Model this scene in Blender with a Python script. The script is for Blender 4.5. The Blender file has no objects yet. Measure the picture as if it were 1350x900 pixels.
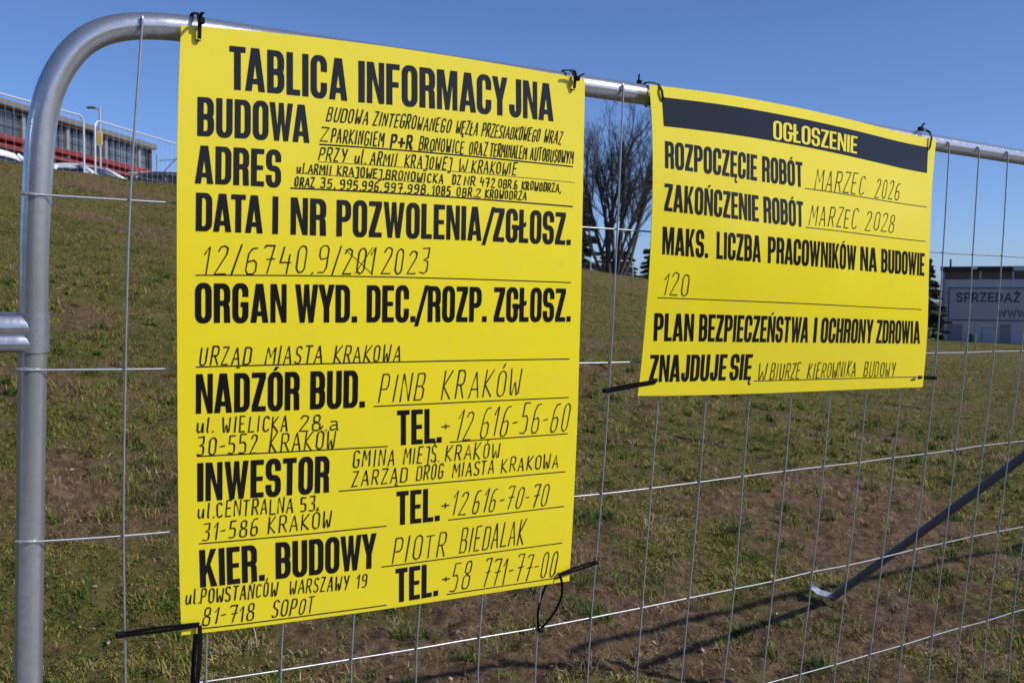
import bpy, bmesh, math, random
import numpy as np
from mathutils import Matrix, Vector

random.seed(7)
SC = bpy.context.scene
COL = SC.collection
R = math.radians

# ------------------------------------------------------------------ camera, sky, sun, exposure
EYE = 1.70
cd = bpy.data.cameras.new('camera')
cam = bpy.data.objects.new('camera', cd)
COL.objects.link(cam)
cd.sensor_fit = 'HORIZONTAL'
cd.sensor_width = 22.3
cd.lens = 22.3 * 1355.66 / 1350.0
cd.clip_start = 0.05
cd.clip_end = 3000.0
_p, _r = R(-2.5), R(0.3)
_f = Vector((0, math.cos(_p), math.sin(_p)))
_x = Vector((1, 0, 0))
_u = _x.cross(_f)
_x2 = math.cos(_r) * _x + math.sin(_r) * _u
_u2 = -math.sin(_r) * _x + math.cos(_r) * _u
cam.matrix_world = Matrix(((_x2.x, _u2.x, -_f.x, 0), (_x2.y, _u2.y, -_f.y, 0), (_x2.z, _u2.z, -_f.z, EYE), (0, 0, 0, 1)))
cd.dof.use_dof = True
cd.dof.focus_distance = 1.95
cd.dof.aperture_fstop = 9.0
SC.camera = cam

SUN_EL, SUN_AZ = R(36.8), R(108.8)          # azimuth clockwise from +Y (straight ahead)
world = bpy.data.worlds.new('World')
SC.world = world
world.use_nodes = True
wn = world.node_tree.nodes
sky = wn.new('ShaderNodeTexSky')
sky.sky_type = 'NISHITA'
sky.sun_disc = False
sky.sun_elevation = SUN_EL
sky.sun_rotation = SUN_AZ
sky.altitude = 200.0
sky.air_density = 0.68
sky.dust_density = 0.8
sky.ozone_density = 8.5
wn['Background'].inputs['Strength'].default_value = 0.145
tintn = wn.new('ShaderNodeMix'); tintn.data_type = 'RGBA'; tintn.blend_type = 'MULTIPLY'
tintn.inputs[0].default_value = 1.0; tintn.inputs[7].default_value = (1.04, 0.97, 1.0, 1)
world.node_tree.links.new(sky.outputs[0], tintn.inputs[6])
world.node_tree.links.new(tintn.outputs[2], wn['Background'].inputs[0])

sd = bpy.data.lights.new('sun', 'SUN')
sd.energy = 3.9
sd.angle = R(0.53)
sd.color = (1.0, 0.95, 0.88)
sun = bpy.data.objects.new('sun', sd)
COL.objects.link(sun)
_to = Vector((math.sin(SUN_AZ) * math.cos(SUN_EL), math.cos(SUN_AZ) * math.cos(SUN_EL), math.sin(SUN_EL)))
sun.rotation_euler = _to.to_track_quat('Z', 'Y').to_euler()
sun.location = _to * 60

SC.view_settings.view_transform = 'Standard'
SC.view_settings.look = 'None'
SC.view_settings.exposure = 0.0
SC.view_settings.gamma = 1.0
SC.view_settings.use_curve_mapping = False
SC.render.engine = 'CYCLES'
SC.cycles.max_bounces = 6

# ------------------------------------------------------------------ the frame of the leaning fence
FM = np.array([[0.8378, -0.5437, 0.0509], [0.5459, 0.8358, -0.0581], [-0.0109, 0.0765, 0.9970]])
_U, _S, _V = np.linalg.svd(FM); FM = _U @ _V
FC = np.array([-0.34295, -1.52028, 0.0])     # the eye in fence coordinates (x along the fence, y away, z up)
CW = np.array([0, 0, EYE])
def f2w(v): return CW + (np.asarray(v, float) - FC) @ FM.T
def fmat(base):
    t = f2w(base)
    return Matrix(((*FM[0], t[0]), (*FM[1], t[1]), (*FM[2], t[2]), (0, 0, 0, 1)))

# ------------------------------------------------------------------ materials
def lnk(nt, a, b): nt.links.new(a, b)
def mat(name, col, rough=0.5, metal=0.0, spec=0.5, var=0.0, scale=20.0, bump=0.0, bscale=60.0, col2=None, rvar=0.0, coat=0.0):
    m = bpy.data.materials.new(name); m.use_nodes = True
    nt = m.node_tree; b = nt.nodes['Principled BSDF']
    b.inputs['Base Color'].default_value = (*col, 1)
    b.inputs['Roughness'].default_value = rough
    b.inputs['Metallic'].default_value = metal
    b.inputs['Specular IOR Level'].default_value = spec
    b.inputs['Coat Weight'].default_value = coat
    tc = nt.nodes.new('ShaderNodeTexCoord')
    if col2 is not None or rvar:
        n = nt.nodes.new('ShaderNodeTexNoise'); n.inputs['Scale'].default_value = scale
        n.inputs['Detail'].default_value = 6; n.inputs['Roughness'].default_value = 0.65
        lnk(nt, tc.outputs['Object'], n.inputs['Vector'])
        rp = nt.nodes.new('ShaderNodeMapRange'); rp.inputs['From Min'].default_value = 0.35; rp.inputs['From Max'].default_value = 0.65
        lnk(nt, n.outputs['Fac'], rp.inputs['Value'])
        if col2 is not None:
            mx = nt.nodes.new('ShaderNodeMix'); mx.data_type = 'RGBA'
            mx.inputs[6].default_value = (*col, 1); mx.inputs[7].default_value = (*col2, 1)
            lnk(nt, rp.outputs[0], mx.inputs[0]); lnk(nt, mx.outputs[2], b.inputs['Base Color'])
        if rvar:
            r2 = nt.nodes.new('ShaderNodeMapRange'); r2.inputs['To Min'].default_value = rough - rvar; r2.inputs['To Max'].default_value = rough + rvar
            lnk(nt, rp.outputs[0], r2.inputs['Value']); lnk(nt, r2.outputs[0], b.inputs['Roughness'])
    if bump:
        n2 = nt.nodes.new('ShaderNodeTexNoise'); n2.inputs['Scale'].default_value = bscale; n2.inputs['Detail'].default_value = 4
        lnk(nt, tc.outputs['Object'], n2.inputs['Vector'])
        bp = nt.nodes.new('ShaderNodeBump'); bp.inputs['Strength'].default_value = bump; bp.inputs['Distance'].default_value = 0.01
        lnk(nt, n2.outputs['Fac'], bp.inputs['Height']); lnk(nt, bp.outputs[0], b.inputs['Normal'])
    return m

M = {}
M['galv'] = mat('galvanised_tube', (0.58, 0.59, 0.61), 0.26, 0.80, col2=(0.46, 0.47, 0.495), scale=55, rvar=0.06, bump=0.010, bscale=90)
M['cast'] = mat('galvanised_clamp', (0.50, 0.52, 0.54), 0.36, 0.8, col2=(0.30, 0.31, 0.33), scale=160, rvar=0.08, bump=0.10, bscale=400)
M['wire'] = mat('galvanised_wire', (0.43, 0.44, 0.46), 0.36, 0.6, col2=(0.33, 0.34, 0.36), scale=60, rvar=0.05)
M['web'] = mat('pressed_bright_steel', (0.50, 0.51, 0.53), 0.24, 0.9, col2=(0.40, 0.41, 0.44), scale=90, bump=0.03, bscale=120)
M['dullpipe'] = mat('dull_steel_tube', (0.16, 0.16, 0.165), 0.6, 0.3, col2=(0.115, 0.115, 0.12), scale=30)
M['bolt'] = mat('zinc_bolt', (0.75, 0.76, 0.78), 0.25, 1.0)
M['yellow'] = mat('yellow_pvc_sheet', (0.78, 0.645, 0.017), 0.24, 0.0, 0.45, bump=0.035, bscale=5, col2=(0.755, 0.625, 0.018), scale=7, rvar=0.05)
M['print'] = mat('black_print', (0.006, 0.006, 0.007), 0.22, 0.0, 0.32)
M['yprint'] = mat('yellow_print', (0.78, 0.645, 0.017), 0.26)
M['pen'] = mat('marker_ink', (0.008, 0.008, 0.009), 0.5, 0, 0.2)
M['tie'] = mat('black_nylon', (0.007, 0.007, 0.008), 0.45, 0.0, 0.10)
M['conc'] = mat('concrete', (0.34, 0.33, 0.31), 0.9, col2=(0.26, 0.25, 0.24), scale=12, bump=0.3)

def speckle(m, col, amount, scale, lo, hi):
    # thin dust and scuffs over a sheet
    nt = m.node_tree; b = nt.nodes['Principled BSDF']
    src = b.inputs['Base Color'].links[0].from_socket
    tc = nt.nodes.new('ShaderNodeTexCoord'); n = nt.nodes.new('ShaderNodeTexNoise')
    n.inputs['Scale'].default_value = scale; n.inputs['Detail'].default_value = 8; n.inputs['Roughness'].default_value = 0.7
    lnk(nt, tc.outputs['Object'], n.inputs['Vector'])
    r = nt.nodes.new('ShaderNodeMapRange'); r.inputs['From Min'].default_value = lo; r.inputs['From Max'].default_value = hi; r.inputs['To Max'].default_value = amount
    lnk(nt, n.outputs['Fac'], r.inputs['Value'])
    x = nt.nodes.new('ShaderNodeMix'); x.data_type = 'RGBA'; x.inputs[7].default_value = (*col, 1)
    lnk(nt, r.outputs[0], x.inputs[0]); lnk(nt, src, x.inputs[6]); lnk(nt, x.outputs[2], b.inputs['Base Color'])
speckle(M['yellow'], (0.55, 0.46, 0.08), 0.20, 22, 0.54, 0.76)
speckle(M['galv'], (0.28, 0.28, 0.29), 0.30, 120, 0.58, 0.72)
# ------------------------------------------------------------------ mesh helpers
class MB:
    def __init__(s): s.v = []; s.f = []; s.n = 0
    def add(s, verts, faces):
        verts = np.asarray(verts, float).reshape(-1, 3)
        s.v.append(verts); o = s.n
        s.f.extend([tuple(i + o for i in f) for f in faces]); s.n += len(verts); return s
    def box(s, x0, y0, z0, x1, y1, z1, T=None):
        v = np.array([(x, y, z) for x in (x0, x1) for y in (y0, y1) for z in (z0, z1)], float)
        if T is not None: v = T(v)
        return s.add(v, [(0, 1, 3, 2), (4, 6, 7, 5), (0, 4, 5, 1), (2, 3, 7, 6), (0, 2, 6, 4), (1, 5, 7, 3)])
    def bbox(s, x0, y0, z0, x1, y1, z1, c=0.01):
        """box with chamfered edges"""
        v = []
        for z, k in ((z0, 1), (z0 + c, 0), (z1 - c, 0), (z1, 1)):
            for px, py in ((x0, y0), (x1, y0), (x1, y1), (x0, y1)):
                sx = 1 if px == x0 else -1; sy = 1 if py == y0 else -1
                i = c * (1 + k) * 0.999; j = c * k
                order = [(px + sx * i, py + sy * j), (px + sx * j, py + sy * i)]
                if (px == x0) == (py == y0): order = order[::-1]
                for a, b in order: v.append((a, b, z))
        f = [tuple(range(7, -1, -1)), tuple(range(24, 32))]
        for r in range(3):
            for i in range(8): f.append((r * 8 + i, r * 8 + (i + 1) % 8, r * 8 + 8 + (i + 1) % 8, r * 8 + 8 + i))
        return s.add(v, f)
    def tube(s, pts, rad, n=8, caps=True, closed=False):
        pts = np.asarray(pts, float); m = len(pts)
        rad = np.full(m, rad) if np.isscalar(rad) else np.asarray(rad, float)
        t = np.gradient(pts, axis=0) if m > 2 else np.repeat([pts[-1] - pts[0]], m, 0)
        if closed: t = np.roll(pts, -1, 0) - np.roll(pts, 1, 0)
        t /= np.linalg.norm(t, axis=1)[:, None] + 1e-12
        ref = np.array([0, 0, 1.0]) if abs(t[0][2]) < 0.9 else np.array([1.0, 0, 0])
        a = np.cross(t[0], ref); a /= np.linalg.norm(a)
        V = []
        for i in range(m):
            a = a - t[i] * (a @ t[i]); a /= np.linalg.norm(a) + 1e-12
            b = np.cross(t[i], a)
            for k in range(n):
                w = 2 * math.pi * k / n
                V.append(pts[i] + rad[i] * (math.cos(w) * a + math.sin(w) * b))
        F = []
        for i in range(m if closed else m - 1):
            j = (i + 1) % m
            for k in range(n): F.append((i * n + k, i * n + (k + 1) % n, j * n + (k + 1) % n, j * n + k))
        if caps and not closed:
            F.append(tuple(range(n - 1, -1, -1))); F.append(tuple((m - 1) * n + k for k in range(n)))
        return s.add(V, F)
    def strap(s, pts, wdir, w, th):
        """flat band along a path; wdir = width direction"""
        pts = np.asarray(pts, float); m = len(pts)
        t = np.gradient(pts, axis=0); t /= np.linalg.norm(t, axis=1)[:, None] + 1e-12
        wd = np.asarray(wdir, float); wd = np.repeat([wd], m, 0) if wd.ndim == 1 else wd
        V = []
        for i in range(m):
            a = wd[i] - t[i] * (wd[i] @ t[i]); a /= np.linalg.norm(a) + 1e-12
            b = np.cross(t[i], a)
            for x, y in ((-1, -1), (1, -1), (1, 1), (-1, 1)): V.append(pts[i] + a * x * w / 2 + b * y * th / 2)
        F = [(3, 2, 1, 0), tuple((m - 1) * 4 + k for k in range(4))]
        for i in range(m - 1):
            for k in range(4): F.append((i * 4 + k, i * 4 + (k + 1) % 4, i * 4 + 4 + (k + 1) % 4, i * 4 + 4 + k))
        return s.add(V, F)
    def build(s, name, m, parent=None, smooth=False, angle=None):
        me = bpy.data.meshes.new(name)
        V = np.concatenate(s.v) if s.v else np.zeros((0, 3))
        me.from_pydata(V.tolist(), [], s.f); me.validate(); me.update()
        if m is not None: me.materials.append(m)
        o = bpy.data.objects.new(name, me); COL.objects.link(o)
        if parent is not None: o.parent = parent
        if smooth:
            me.polygons.foreach_set('use_smooth', [True] * len(me.polygons))
            if angle: me.set_sharp_from_angle(angle=R(angle))
        return o

def big_mesh(name, V, faces_flat, loop_start, m):
    """fast mesh from numpy arrays; faces_flat = loop vertex indices, loop_start = first loop of every face"""
    me = bpy.data.meshes.new(name)
    me.vertices.add(len(V)); me.vertices.foreach_set('co', np.asarray(V, np.float32).ravel())
    me.loops.add(len(faces_flat)); me.loops.foreach_set('vertex_index', np.asarray(faces_flat, np.int32))
    me.polygons.add(len(loop_start)); me.polygons.foreach_set('loop_start', np.asarray(loop_start, np.int32))
    me.update(calc_edges=True); me.validate()
    if m is not None: me.materials.append(m)
    o = bpy.data.objects.new(name, me); COL.objects.link(o)
    return o

def tag(o, label=None, cat=None, group=None, kind=None):
    if label: o['label'] = label
    if cat: o['category'] = cat
    if group: o['group'] = group
    if kind: o['kind'] = kind
    return o
def empty(name, loc=(0, 0, 0), rz=0.0, mw=None):
    o = bpy.data.objects.new(name, None); COL.objects.link(o)
    o.empty_display_size = 0.1
    if mw is not None: o.matrix_world = mw
    else: o.location = loc; o.rotation_euler = (0, 0, rz)
    return o
def dup_tree(o, parent=None):
    c = o.copy(); COL.objects.link(c)
    if parent is not None: c.parent = parent; c.matrix_parent_inverse = o.matrix_parent_inverse.copy()
    for ch in list(o.children): dup_tree(ch, c)
    return c

# ------------------------------------------------------------------ numpy value noise
def _hash(ix, iy, s):
    h = (ix.astype(np.int64) * 374761393 + iy.astype(np.int64) * 668265263 + s * 1274126177) & 0x7fffffff
    h = ((h ^ (h >> 13)) * 1274126177) & 0x7fffffff
    return ((h ^ (h >> 16)) & 0xffff) / 65535.0
def vnoise(x, y, s=0):
    x = np.asarray(x, float); y = np.asarray(y, float)
    ix = np.floor(x); iy = np.floor(y); fx = x - ix; fy = y - iy
    fx = fx * fx * (3 - 2 * fx); fy = fy * fy * (3 - 2 * fy)
    ix = ix.astype(np.int64); iy = iy.astype(np.int64)
    a = _hash(ix, iy, s); b = _hash(ix + 1, iy, s); c = _hash(ix, iy + 1, s); d = _hash(ix + 1, iy + 1, s)
    return (a * (1 - fx) + b * fx) * (1 - fy) + (c * (1 - fx) + d * fx) * fy
def fbm(x, y, s=0, o=4):
    r = 0; a = 0.5; t = 0
    for i in range(o):
        r = r + a * vnoise(x, y, s + i * 17); t += a; a *= 0.5; x = np.asarray(x) * 2.03 + 3.1; y = np.asarray(y) * 2.03 + 1.7
    return r / t

# ------------------------------------------------------------------ measured data (fence coordinates in metres; board positions as fractions)
D_E1 = {'left': [[0.0567, 0.266], [0.0544, 0.1923], [0.0536, 0.1186], [0.0539, 0.045], [0.055, -0.0287], [0.0567, -0.1024], [0.0587, -0.1761], [0.0609, -0.2498], [0.0633, -0.3235], [0.066, -0.3971], [0.0691, -0.4707], [0.0728, -0.5443], [0.0775, -0.6178]], 'top': [[0.0567, 0.266], [0.1151, 0.2707], [0.1736, 0.2746], [0.2322, 0.2777], [0.2907, 0.28], [0.3493, 0.2818], [0.408, 0.2829], [0.4666, 0.2836], [0.5252, 0.2838], [0.5838, 0.2837], [0.6425, 0.2833], [0.7011, 0.2828], [0.7597, 0.2822]], 'right': [[0.7597, 0.2822], [0.7615, 0.2058], [0.7638, 0.1293], [0.7665, 0.0528], [0.7695, -0.0236], [0.7728, -0.1001], [0.7763, -0.1766], [0.7799, -0.253], [0.7835, -0.3295], [0.787, -0.4059], [0.7902, -0.4824], [0.7931, -0.5588], [0.7954, -0.6353]], 'bottom': [[0.0775, -0.6178], [0.1372, -0.621], [0.197, -0.6236], [0.2568, -0.6258], [0.3167, -0.6277], [0.3765, -0.6292], [0.4363, -0.6304], [0.4962, -0.6314], [0.556, -0.6323], [0.6159, -0.633], [0.6757, -0.6337], [0.7356, -0.6345], [0.7954, -0.6353]]}
D_E2 = {'left': [[0.9012, 0.2898], [0.9075, 0.242], [0.912, 0.1941], [0.9152, 0.146], [0.9175, 0.0978], [0.9193, 0.0495], [0.9208, 0.0013], [0.9223, -0.047], [0.9236, -0.0953], [0.9248, -0.1436], [0.9258, -0.1919], [0.9262, -0.2401], [0.9257, -0.2883]], 'top': [[0.9012, 0.2898], [0.9729, 0.2919], [1.0447, 0.2934], [1.1164, 0.2942], [1.1882, 0.2941], [1.26, 0.293], [1.3317, 0.291], [1.4035, 0.2881], [1.4752, 0.2847], [1.5469, 0.2812], [1.6186, 0.2779], [1.6903, 0.2754], [1.762, 0.2745]], 'right': [[1.762, 0.2745], [1.7554, 0.2267], [1.7522, 0.1789], [1.7519, 0.1309], [1.754, 0.0828], [1.7581, 0.0347], [1.7636, -0.0134], [1.7701, -0.0614], [1.7771, -0.1094], [1.7841, -0.1574], [1.7907, -0.2051], [1.7964, -0.2527], [1.8008, -0.3001]], 'bottom': [[0.9257, -0.2883], [0.9986, -0.2902], [1.0715, -0.2917], [1.1444, -0.2929], [1.2173, -0.2939], [1.2903, -0.2947], [1.3632, -0.2954], [1.4361, -0.296], [1.5091, -0.2967], [1.582, -0.2973], [1.6549, -0.2981], [1.7279, -0.299], [1.8008, -0.3001]]}
D_BAND = [[0.0313, 0.0348], [0.9681, 0.0366], [0.9719, 0.1372], [0.0322, 0.125]]
D_T1 = [
    ('B', -0.0029, -0.0687, [('TABLICA', 0.1012, 0.0953, 0.3593, 0.0984), ('INFORMACYJNA', 0.3855, 0.0983, 0.9052, 0.0885)]),
    ('B', -0.0012, -0.0615, [('BUDOWA', 0.039, 0.1716, 0.275, 0.1729)]),
    ('B', 0.0, -0.0603, [('ADRES', 0.0352, 0.2466, 0.2132, 0.2482)]),
    ('B', 0.0006, -0.0613, [('DATA', 0.037, 0.3223, 0.1744, 0.3243), ('I', 0.1951, 0.3245, 0.2072, 0.3246), ('NR', 0.2346, 0.3248, 0.3137, 0.3252), ('POZWOLENIA/ZGŁOSZ.', 0.3375, 0.3253, 0.9639, 0.3185)]),
    ('B', 0.0003, -0.0643, [('ORGAN', 0.0355, 0.4704, 0.2261, 0.4714), ('WYD.', 0.245, 0.4715, 0.3869, 0.4715), ('DEC./ROZP.', 0.4097, 0.4714, 0.72, 0.4696), ('ZGŁOSZ.', 0.74, 0.4694, 0.9688, 0.4671)]),
    ('B', 0.0004, -0.0659, [('NADZÓR', 0.0364, 0.6201, 0.2553, 0.6205), ('BUD.', 0.2793, 0.6205, 0.4072, 0.6208)]),
    ('B', -0.0017, -0.0639, [('TEL.', 0.4887, 0.6928, 0.6037, 0.6921)]),
    ('B', 0.0005, -0.0656, [('INWESTOR', 0.0383, 0.7687, 0.325, 0.7692)]),
    ('B', -0.0022, -0.0636, [('TEL.', 0.4919, 0.8417, 0.6052, 0.8412)]),
    ('B', -0.0008, -0.066, [('KIER.', 0.0418, 0.9187, 0.18, 0.9175), ('BUDOWY', 0.2047, 0.9174, 0.4431, 0.9181)]),
    ('B', -0.0023, -0.0657, [('TEL.', 0.4953, 0.9906, 0.6087, 0.9887)]),
    ('h', 0.0058, -0.0226, [('BUDOWA', 0.3125, 0.1332, 0.4103, 0.1339), ('ZINTEGROWANEGO', 0.4213, 0.1339, 0.6181, 0.1332), ('WĘZŁA', 0.6301, 0.133, 0.6873, 0.1324), ('PRZESIADKOWEGO', 0.6998, 0.1322, 0.8665, 0.1295), ('WRAZ', 0.8778, 0.1293, 0.9304, 0.1283)]),
    ('h', 0.0033, -0.0223, [('Z', 0.2988, 0.1677, 0.3155, 0.1679), ('PARKINGIEM', 0.3241, 0.168, 0.4495, 0.1686), ('P+R', 0.4652, 0.1686, 0.517, 0.1685), ('BRONOWICE', 0.5353, 0.1684, 0.6531, 0.1674), ('ORAZ', 0.6664, 0.1673, 0.7152, 0.1667), ('TERMINALEM', 0.7236, 0.1665, 0.8283, 0.1649), ('AUTOBUSOWYM', 0.8383, 0.1647, 0.9689, 0.1624)]),
    ('h', 0.0041, -0.0211, [('PRZY', 0.296, 0.1994, 0.3597, 0.1998), ('ul.', 0.3792, 0.1999, 0.4025, 0.1999), ('ARMII', 0.4161, 0.2, 0.4797, 0.1998), ('KRAJOWEJ', 0.5005, 0.1998, 0.6213, 0.1988), ('W', 0.6395, 0.1986, 0.6598, 0.1983), ('KRAKOWIE', 0.6742, 0.1981, 0.7993, 0.1961)]),
    ('m', 0.0018, -0.0154, [('ul.', 0.248, 0.2218, 0.2678, 0.2221), ('ARMII', 0.2735, 0.2221, 0.3249, 0.2228), ('KRAJOWEJ,', 0.3389, 0.2229, 0.4503, 0.2236), ('BRONOWICKA', 0.4545, 0.2236, 0.6013, 0.2233), ('DZ', 0.6231, 0.2231, 0.6433, 0.223), ('NR', 0.6541, 0.2229, 0.6829, 0.2226), ('472', 0.6974, 0.2225, 0.7374, 0.2221), ('OBR.6', 0.748, 0.222, 0.8021, 0.2213), ('KROWODRZA,', 0.8152, 0.2211, 0.9306, 0.2195)]),
    ('m', 0.0015, -0.015, [('ORAZ', 0.2431, 0.2445, 0.2867, 0.2448), ('35,', 0.301, 0.2449, 0.3321, 0.245), ('995,', 0.3461, 0.2451, 0.3923, 0.2451), ('996,', 0.3977, 0.2451, 0.4413, 0.245), ('997,', 0.4505, 0.245, 0.5011, 0.2447), ('998,', 0.5079, 0.2447, 0.5587, 0.2442), ('1085', 0.5704, 0.2441, 0.6172, 0.2436), ('OBR.', 0.6341, 0.2434, 0.6811, 0.2427), ('2', 0.6863, 0.2427, 0.6978, 0.2425), ('KROWODRZA', 0.7124, 0.2423, 0.8298, 0.2402)]),
    ('h', 0.0077, -0.044, [('12/6740.9/', 0.0503, 0.391, 0.3489, 0.388), ('201', 0.3524, 0.3879, 0.4243, 0.3866), ('2023', 0.4445, 0.3863, 0.5604, 0.3837)]),
    ('h', 0.0053, -0.0281, [('URZĄD', 0.044, 0.5389, 0.1496, 0.5396), ('MIASTA', 0.1803, 0.5397, 0.3063, 0.5402), ('KRAKOWA', 0.3334, 0.5403, 0.4954, 0.5406)]),
    ('h', 0.0087, -0.0491, [('PINB', 0.4409, 0.6134, 0.5532, 0.6122), ('KRAKÓW', 0.601, 0.6117, 0.8217, 0.6093)]),
    ('h', 0.0021, -0.026, [('ul.', 0.0387, 0.6509, 0.0691, 0.6518), ('WIELICKA', 0.0909, 0.6523, 0.2321, 0.6562), ('28.a', 0.2559, 0.6568, 0.3447, 0.6593)]),
    ('h', 0.0032, -0.031, [('30-552', 0.0384, 0.6897, 0.1644, 0.6902), ('KRAKÓW', 0.1899, 0.6903, 0.3417, 0.6913)]),
    ('h', 0.0138, -0.056, [('12', 0.6381, 0.689, 0.6819, 0.6884), ('616-56-60', 0.7073, 0.688, 0.9736, 0.6841)]),
    ('m', -0.0005, -0.0135, [('+', 0.604, 0.6683, 0.6241, 0.6677)]),
    ('h', 0.003, -0.0287, [('GMINA', 0.3811, 0.727, 0.4848, 0.7272), ('MIEJŚ.', 0.506, 0.7273, 0.597, 0.7275), ('KRAKÓW', 0.6153, 0.7276, 0.7675, 0.7281)]),
    ('h', 0.003, -0.0264, [('ZARZĄD', 0.3792, 0.7618, 0.5168, 0.7604), ('DRÓG', 0.5403, 0.7601, 0.6105, 0.7595), ('MIASTA', 0.6361, 0.7593, 0.7516, 0.7585), ('KRAKOWA', 0.7724, 0.7583, 0.9474, 0.757)]),
    ('h', 0.0015, -0.0263, [('ul.', 0.0395, 0.7973, 0.0699, 0.7975), ('CENTRALNA', 0.0786, 0.7976, 0.2454, 0.7995), ('53.', 0.2609, 0.7998, 0.2993, 0.8004)]),
    ('h', 0.0035, -0.0291, [('31-586', 0.0481, 0.8367, 0.1648, 0.8344), ('KRAKÓW', 0.1881, 0.834, 0.3336, 0.8322)]),
    ('h', 0.0115, -0.0445, [('12', 0.6353, 0.8333, 0.6741, 0.8334), ('616-70-70', 0.6932, 0.8334, 0.9159, 0.8339)]),
    ('m', -0.0006, -0.0132, [('+', 0.6107, 0.8186, 0.6285, 0.8184)]),
    ('h', 0.0069, -0.047, [('PIOTR', 0.4846, 0.9136, 0.6238, 0.9105), ('BIEDALAK', 0.6635, 0.9097, 0.8503, 0.9061)]),
    ('h', 0.0028, -0.0251, [('ul.', 0.011, 0.9455, 0.0368, 0.9456), ('POWSTAŃCÓW', 0.0423, 0.9457, 0.2101, 0.9477), ('WARSZAWY', 0.236, 0.9481, 0.377, 0.9512), ('19', 0.3948, 0.9517, 0.4193, 0.9524)]),
    ('h', 0.0062, -0.0289, [('81-718', 0.0437, 0.9862, 0.1553, 0.9863), ('SOPOT', 0.1952, 0.9865, 0.2925, 0.9876)]),
    ('h', 0.0112, -0.0531, [('58', 0.6408, 0.9828, 0.6934, 0.9831), ('771-77-00', 0.7303, 0.9834, 0.9554, 0.9852)]),
    ('m', -0.0007, -0.0136, [('+', 0.6203, 0.9634, 0.6381, 0.9637)]),
]
D_T2 = [
    ('Y', 0.0021, -0.063, [('OGŁOSZENIE', 0.3647, 0.1235, 0.6669, 0.1199)]),
    ('B', 0.001, -0.0853, [('ROZPOCZĘCIE', 0.0331, 0.2575, 0.3089, 0.2705), ('ROBÓT', 0.3259, 0.2709, 0.4626, 0.2721)]),
    ('B', -0.0005, -0.0871, [('ZAKOŃCZENIE', 0.0325, 0.3934, 0.3141, 0.4063), ('ROBÓT', 0.3298, 0.4068, 0.4625, 0.4091)]),
    ('B', -0.0016, -0.0888, [('MAKS.', 0.0322, 0.5325, 0.1618, 0.5368), ('LICZBA', 0.1862, 0.5376, 0.3224, 0.5409), ('PRACOWNIKÓW', 0.3453, 0.5413, 0.6706, 0.5424), ('NA', 0.6881, 0.5422, 0.7575, 0.5416), ('BUDOWIE', 0.7761, 0.5415, 0.9768, 0.5416)]),
    ('B', -0.004, -0.0918, [('PLAN', 0.0267, 0.8159, 0.1393, 0.815), ('BEZPIECZEŃSTWA', 0.1553, 0.815, 0.508, 0.815), ('I', 0.527, 0.815, 0.5381, 0.815), ('OCHRONY', 0.5537, 0.815, 0.7589, 0.8155), ('ZDROWIA', 0.7736, 0.8156, 0.9679, 0.8166)]),
    ('B', -0.0039, -0.0913, [('ZNAJDUJE', 0.026, 0.9534, 0.2515, 0.9496), ('SIĘ', 0.2627, 0.9495, 0.3311, 0.9491)]),
    ('t', 0.0125, -0.0724, [('MARZEC', 0.5052, 0.2727, 0.6988, 0.2649), ('2026', 0.7437, 0.2627, 0.8493, 0.2577)]),
    ('t', 0.0107, -0.0685, [('MARZEC', 0.4827, 0.3972, 0.6678, 0.3916), ('2028', 0.704, 0.3902, 0.8271, 0.3853)]),
    ('t', 0.0054, -0.0694, [('120', 0.0389, 0.6626, 0.1102, 0.6655)]),
    ('t', -0.0004, -0.0574, [('W', 0.3544, 0.9487, 0.3795, 0.9485), ('BIURZE', 0.3947, 0.9484, 0.4995, 0.9478), ('KIEROWNIKA', 0.5267, 0.9477, 0.7128, 0.9474), ('BUDOWY', 0.7434, 0.9474, 0.8727, 0.9474)]),
    ('t', 0.0007, -0.0083, [('ART', 0.9424, 0.9699, 0.9627, 0.9692)]),
]
D_R1 = [(0.0367, 0.3932, 0.9673, 0.3909, 0.0016), (0.0369, 0.5426, 0.9686, 0.5407, 0.0018), (0.4284, 0.6198, 0.9693, 0.6174, 0.0018), (0.0384, 0.6917, 0.4648, 0.6933, 0.0018), (0.6255, 0.6926, 0.9701, 0.6904, 0.0018), (0.3484, 0.7686, 0.9687, 0.768, 0.0018), (0.0409, 0.8418, 0.4667, 0.8409, 0.0018), (0.6278, 0.8419, 0.9697, 0.8397, 0.0018), (0.4565, 0.9178, 0.9699, 0.9162, 0.0018), (0.0405, 0.9919, 0.4716, 0.9924, 0.0019), (0.6319, 0.9891, 0.9695, 0.9892, 0.0018), (0.2972, 0.1739, 0.9669, 0.1686, 0.0021), (0.2954, 0.2026, 0.9737, 0.1983, 0.0007), (0.245, 0.2239, 0.5507, 0.2251, 0.0006), (0.2336, 0.2485, 0.9684, 0.2446, 0.0022), (0.3592, 0.3472, 0.4243, 0.3887, 0.0014), (0.4239, 0.3417, 0.3809, 0.3881, 0.0014)]
D_R2 = [(0.4707, 0.2747, 0.9785, 0.2702, 0.0016), (0.4706, 0.409, 0.9806, 0.4055, 0.0016), (0.0266, 0.6735, 0.967, 0.6772, 0.0016), (0.3426, 0.9534, 0.9679, 0.9552, 0.0018)]
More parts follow.
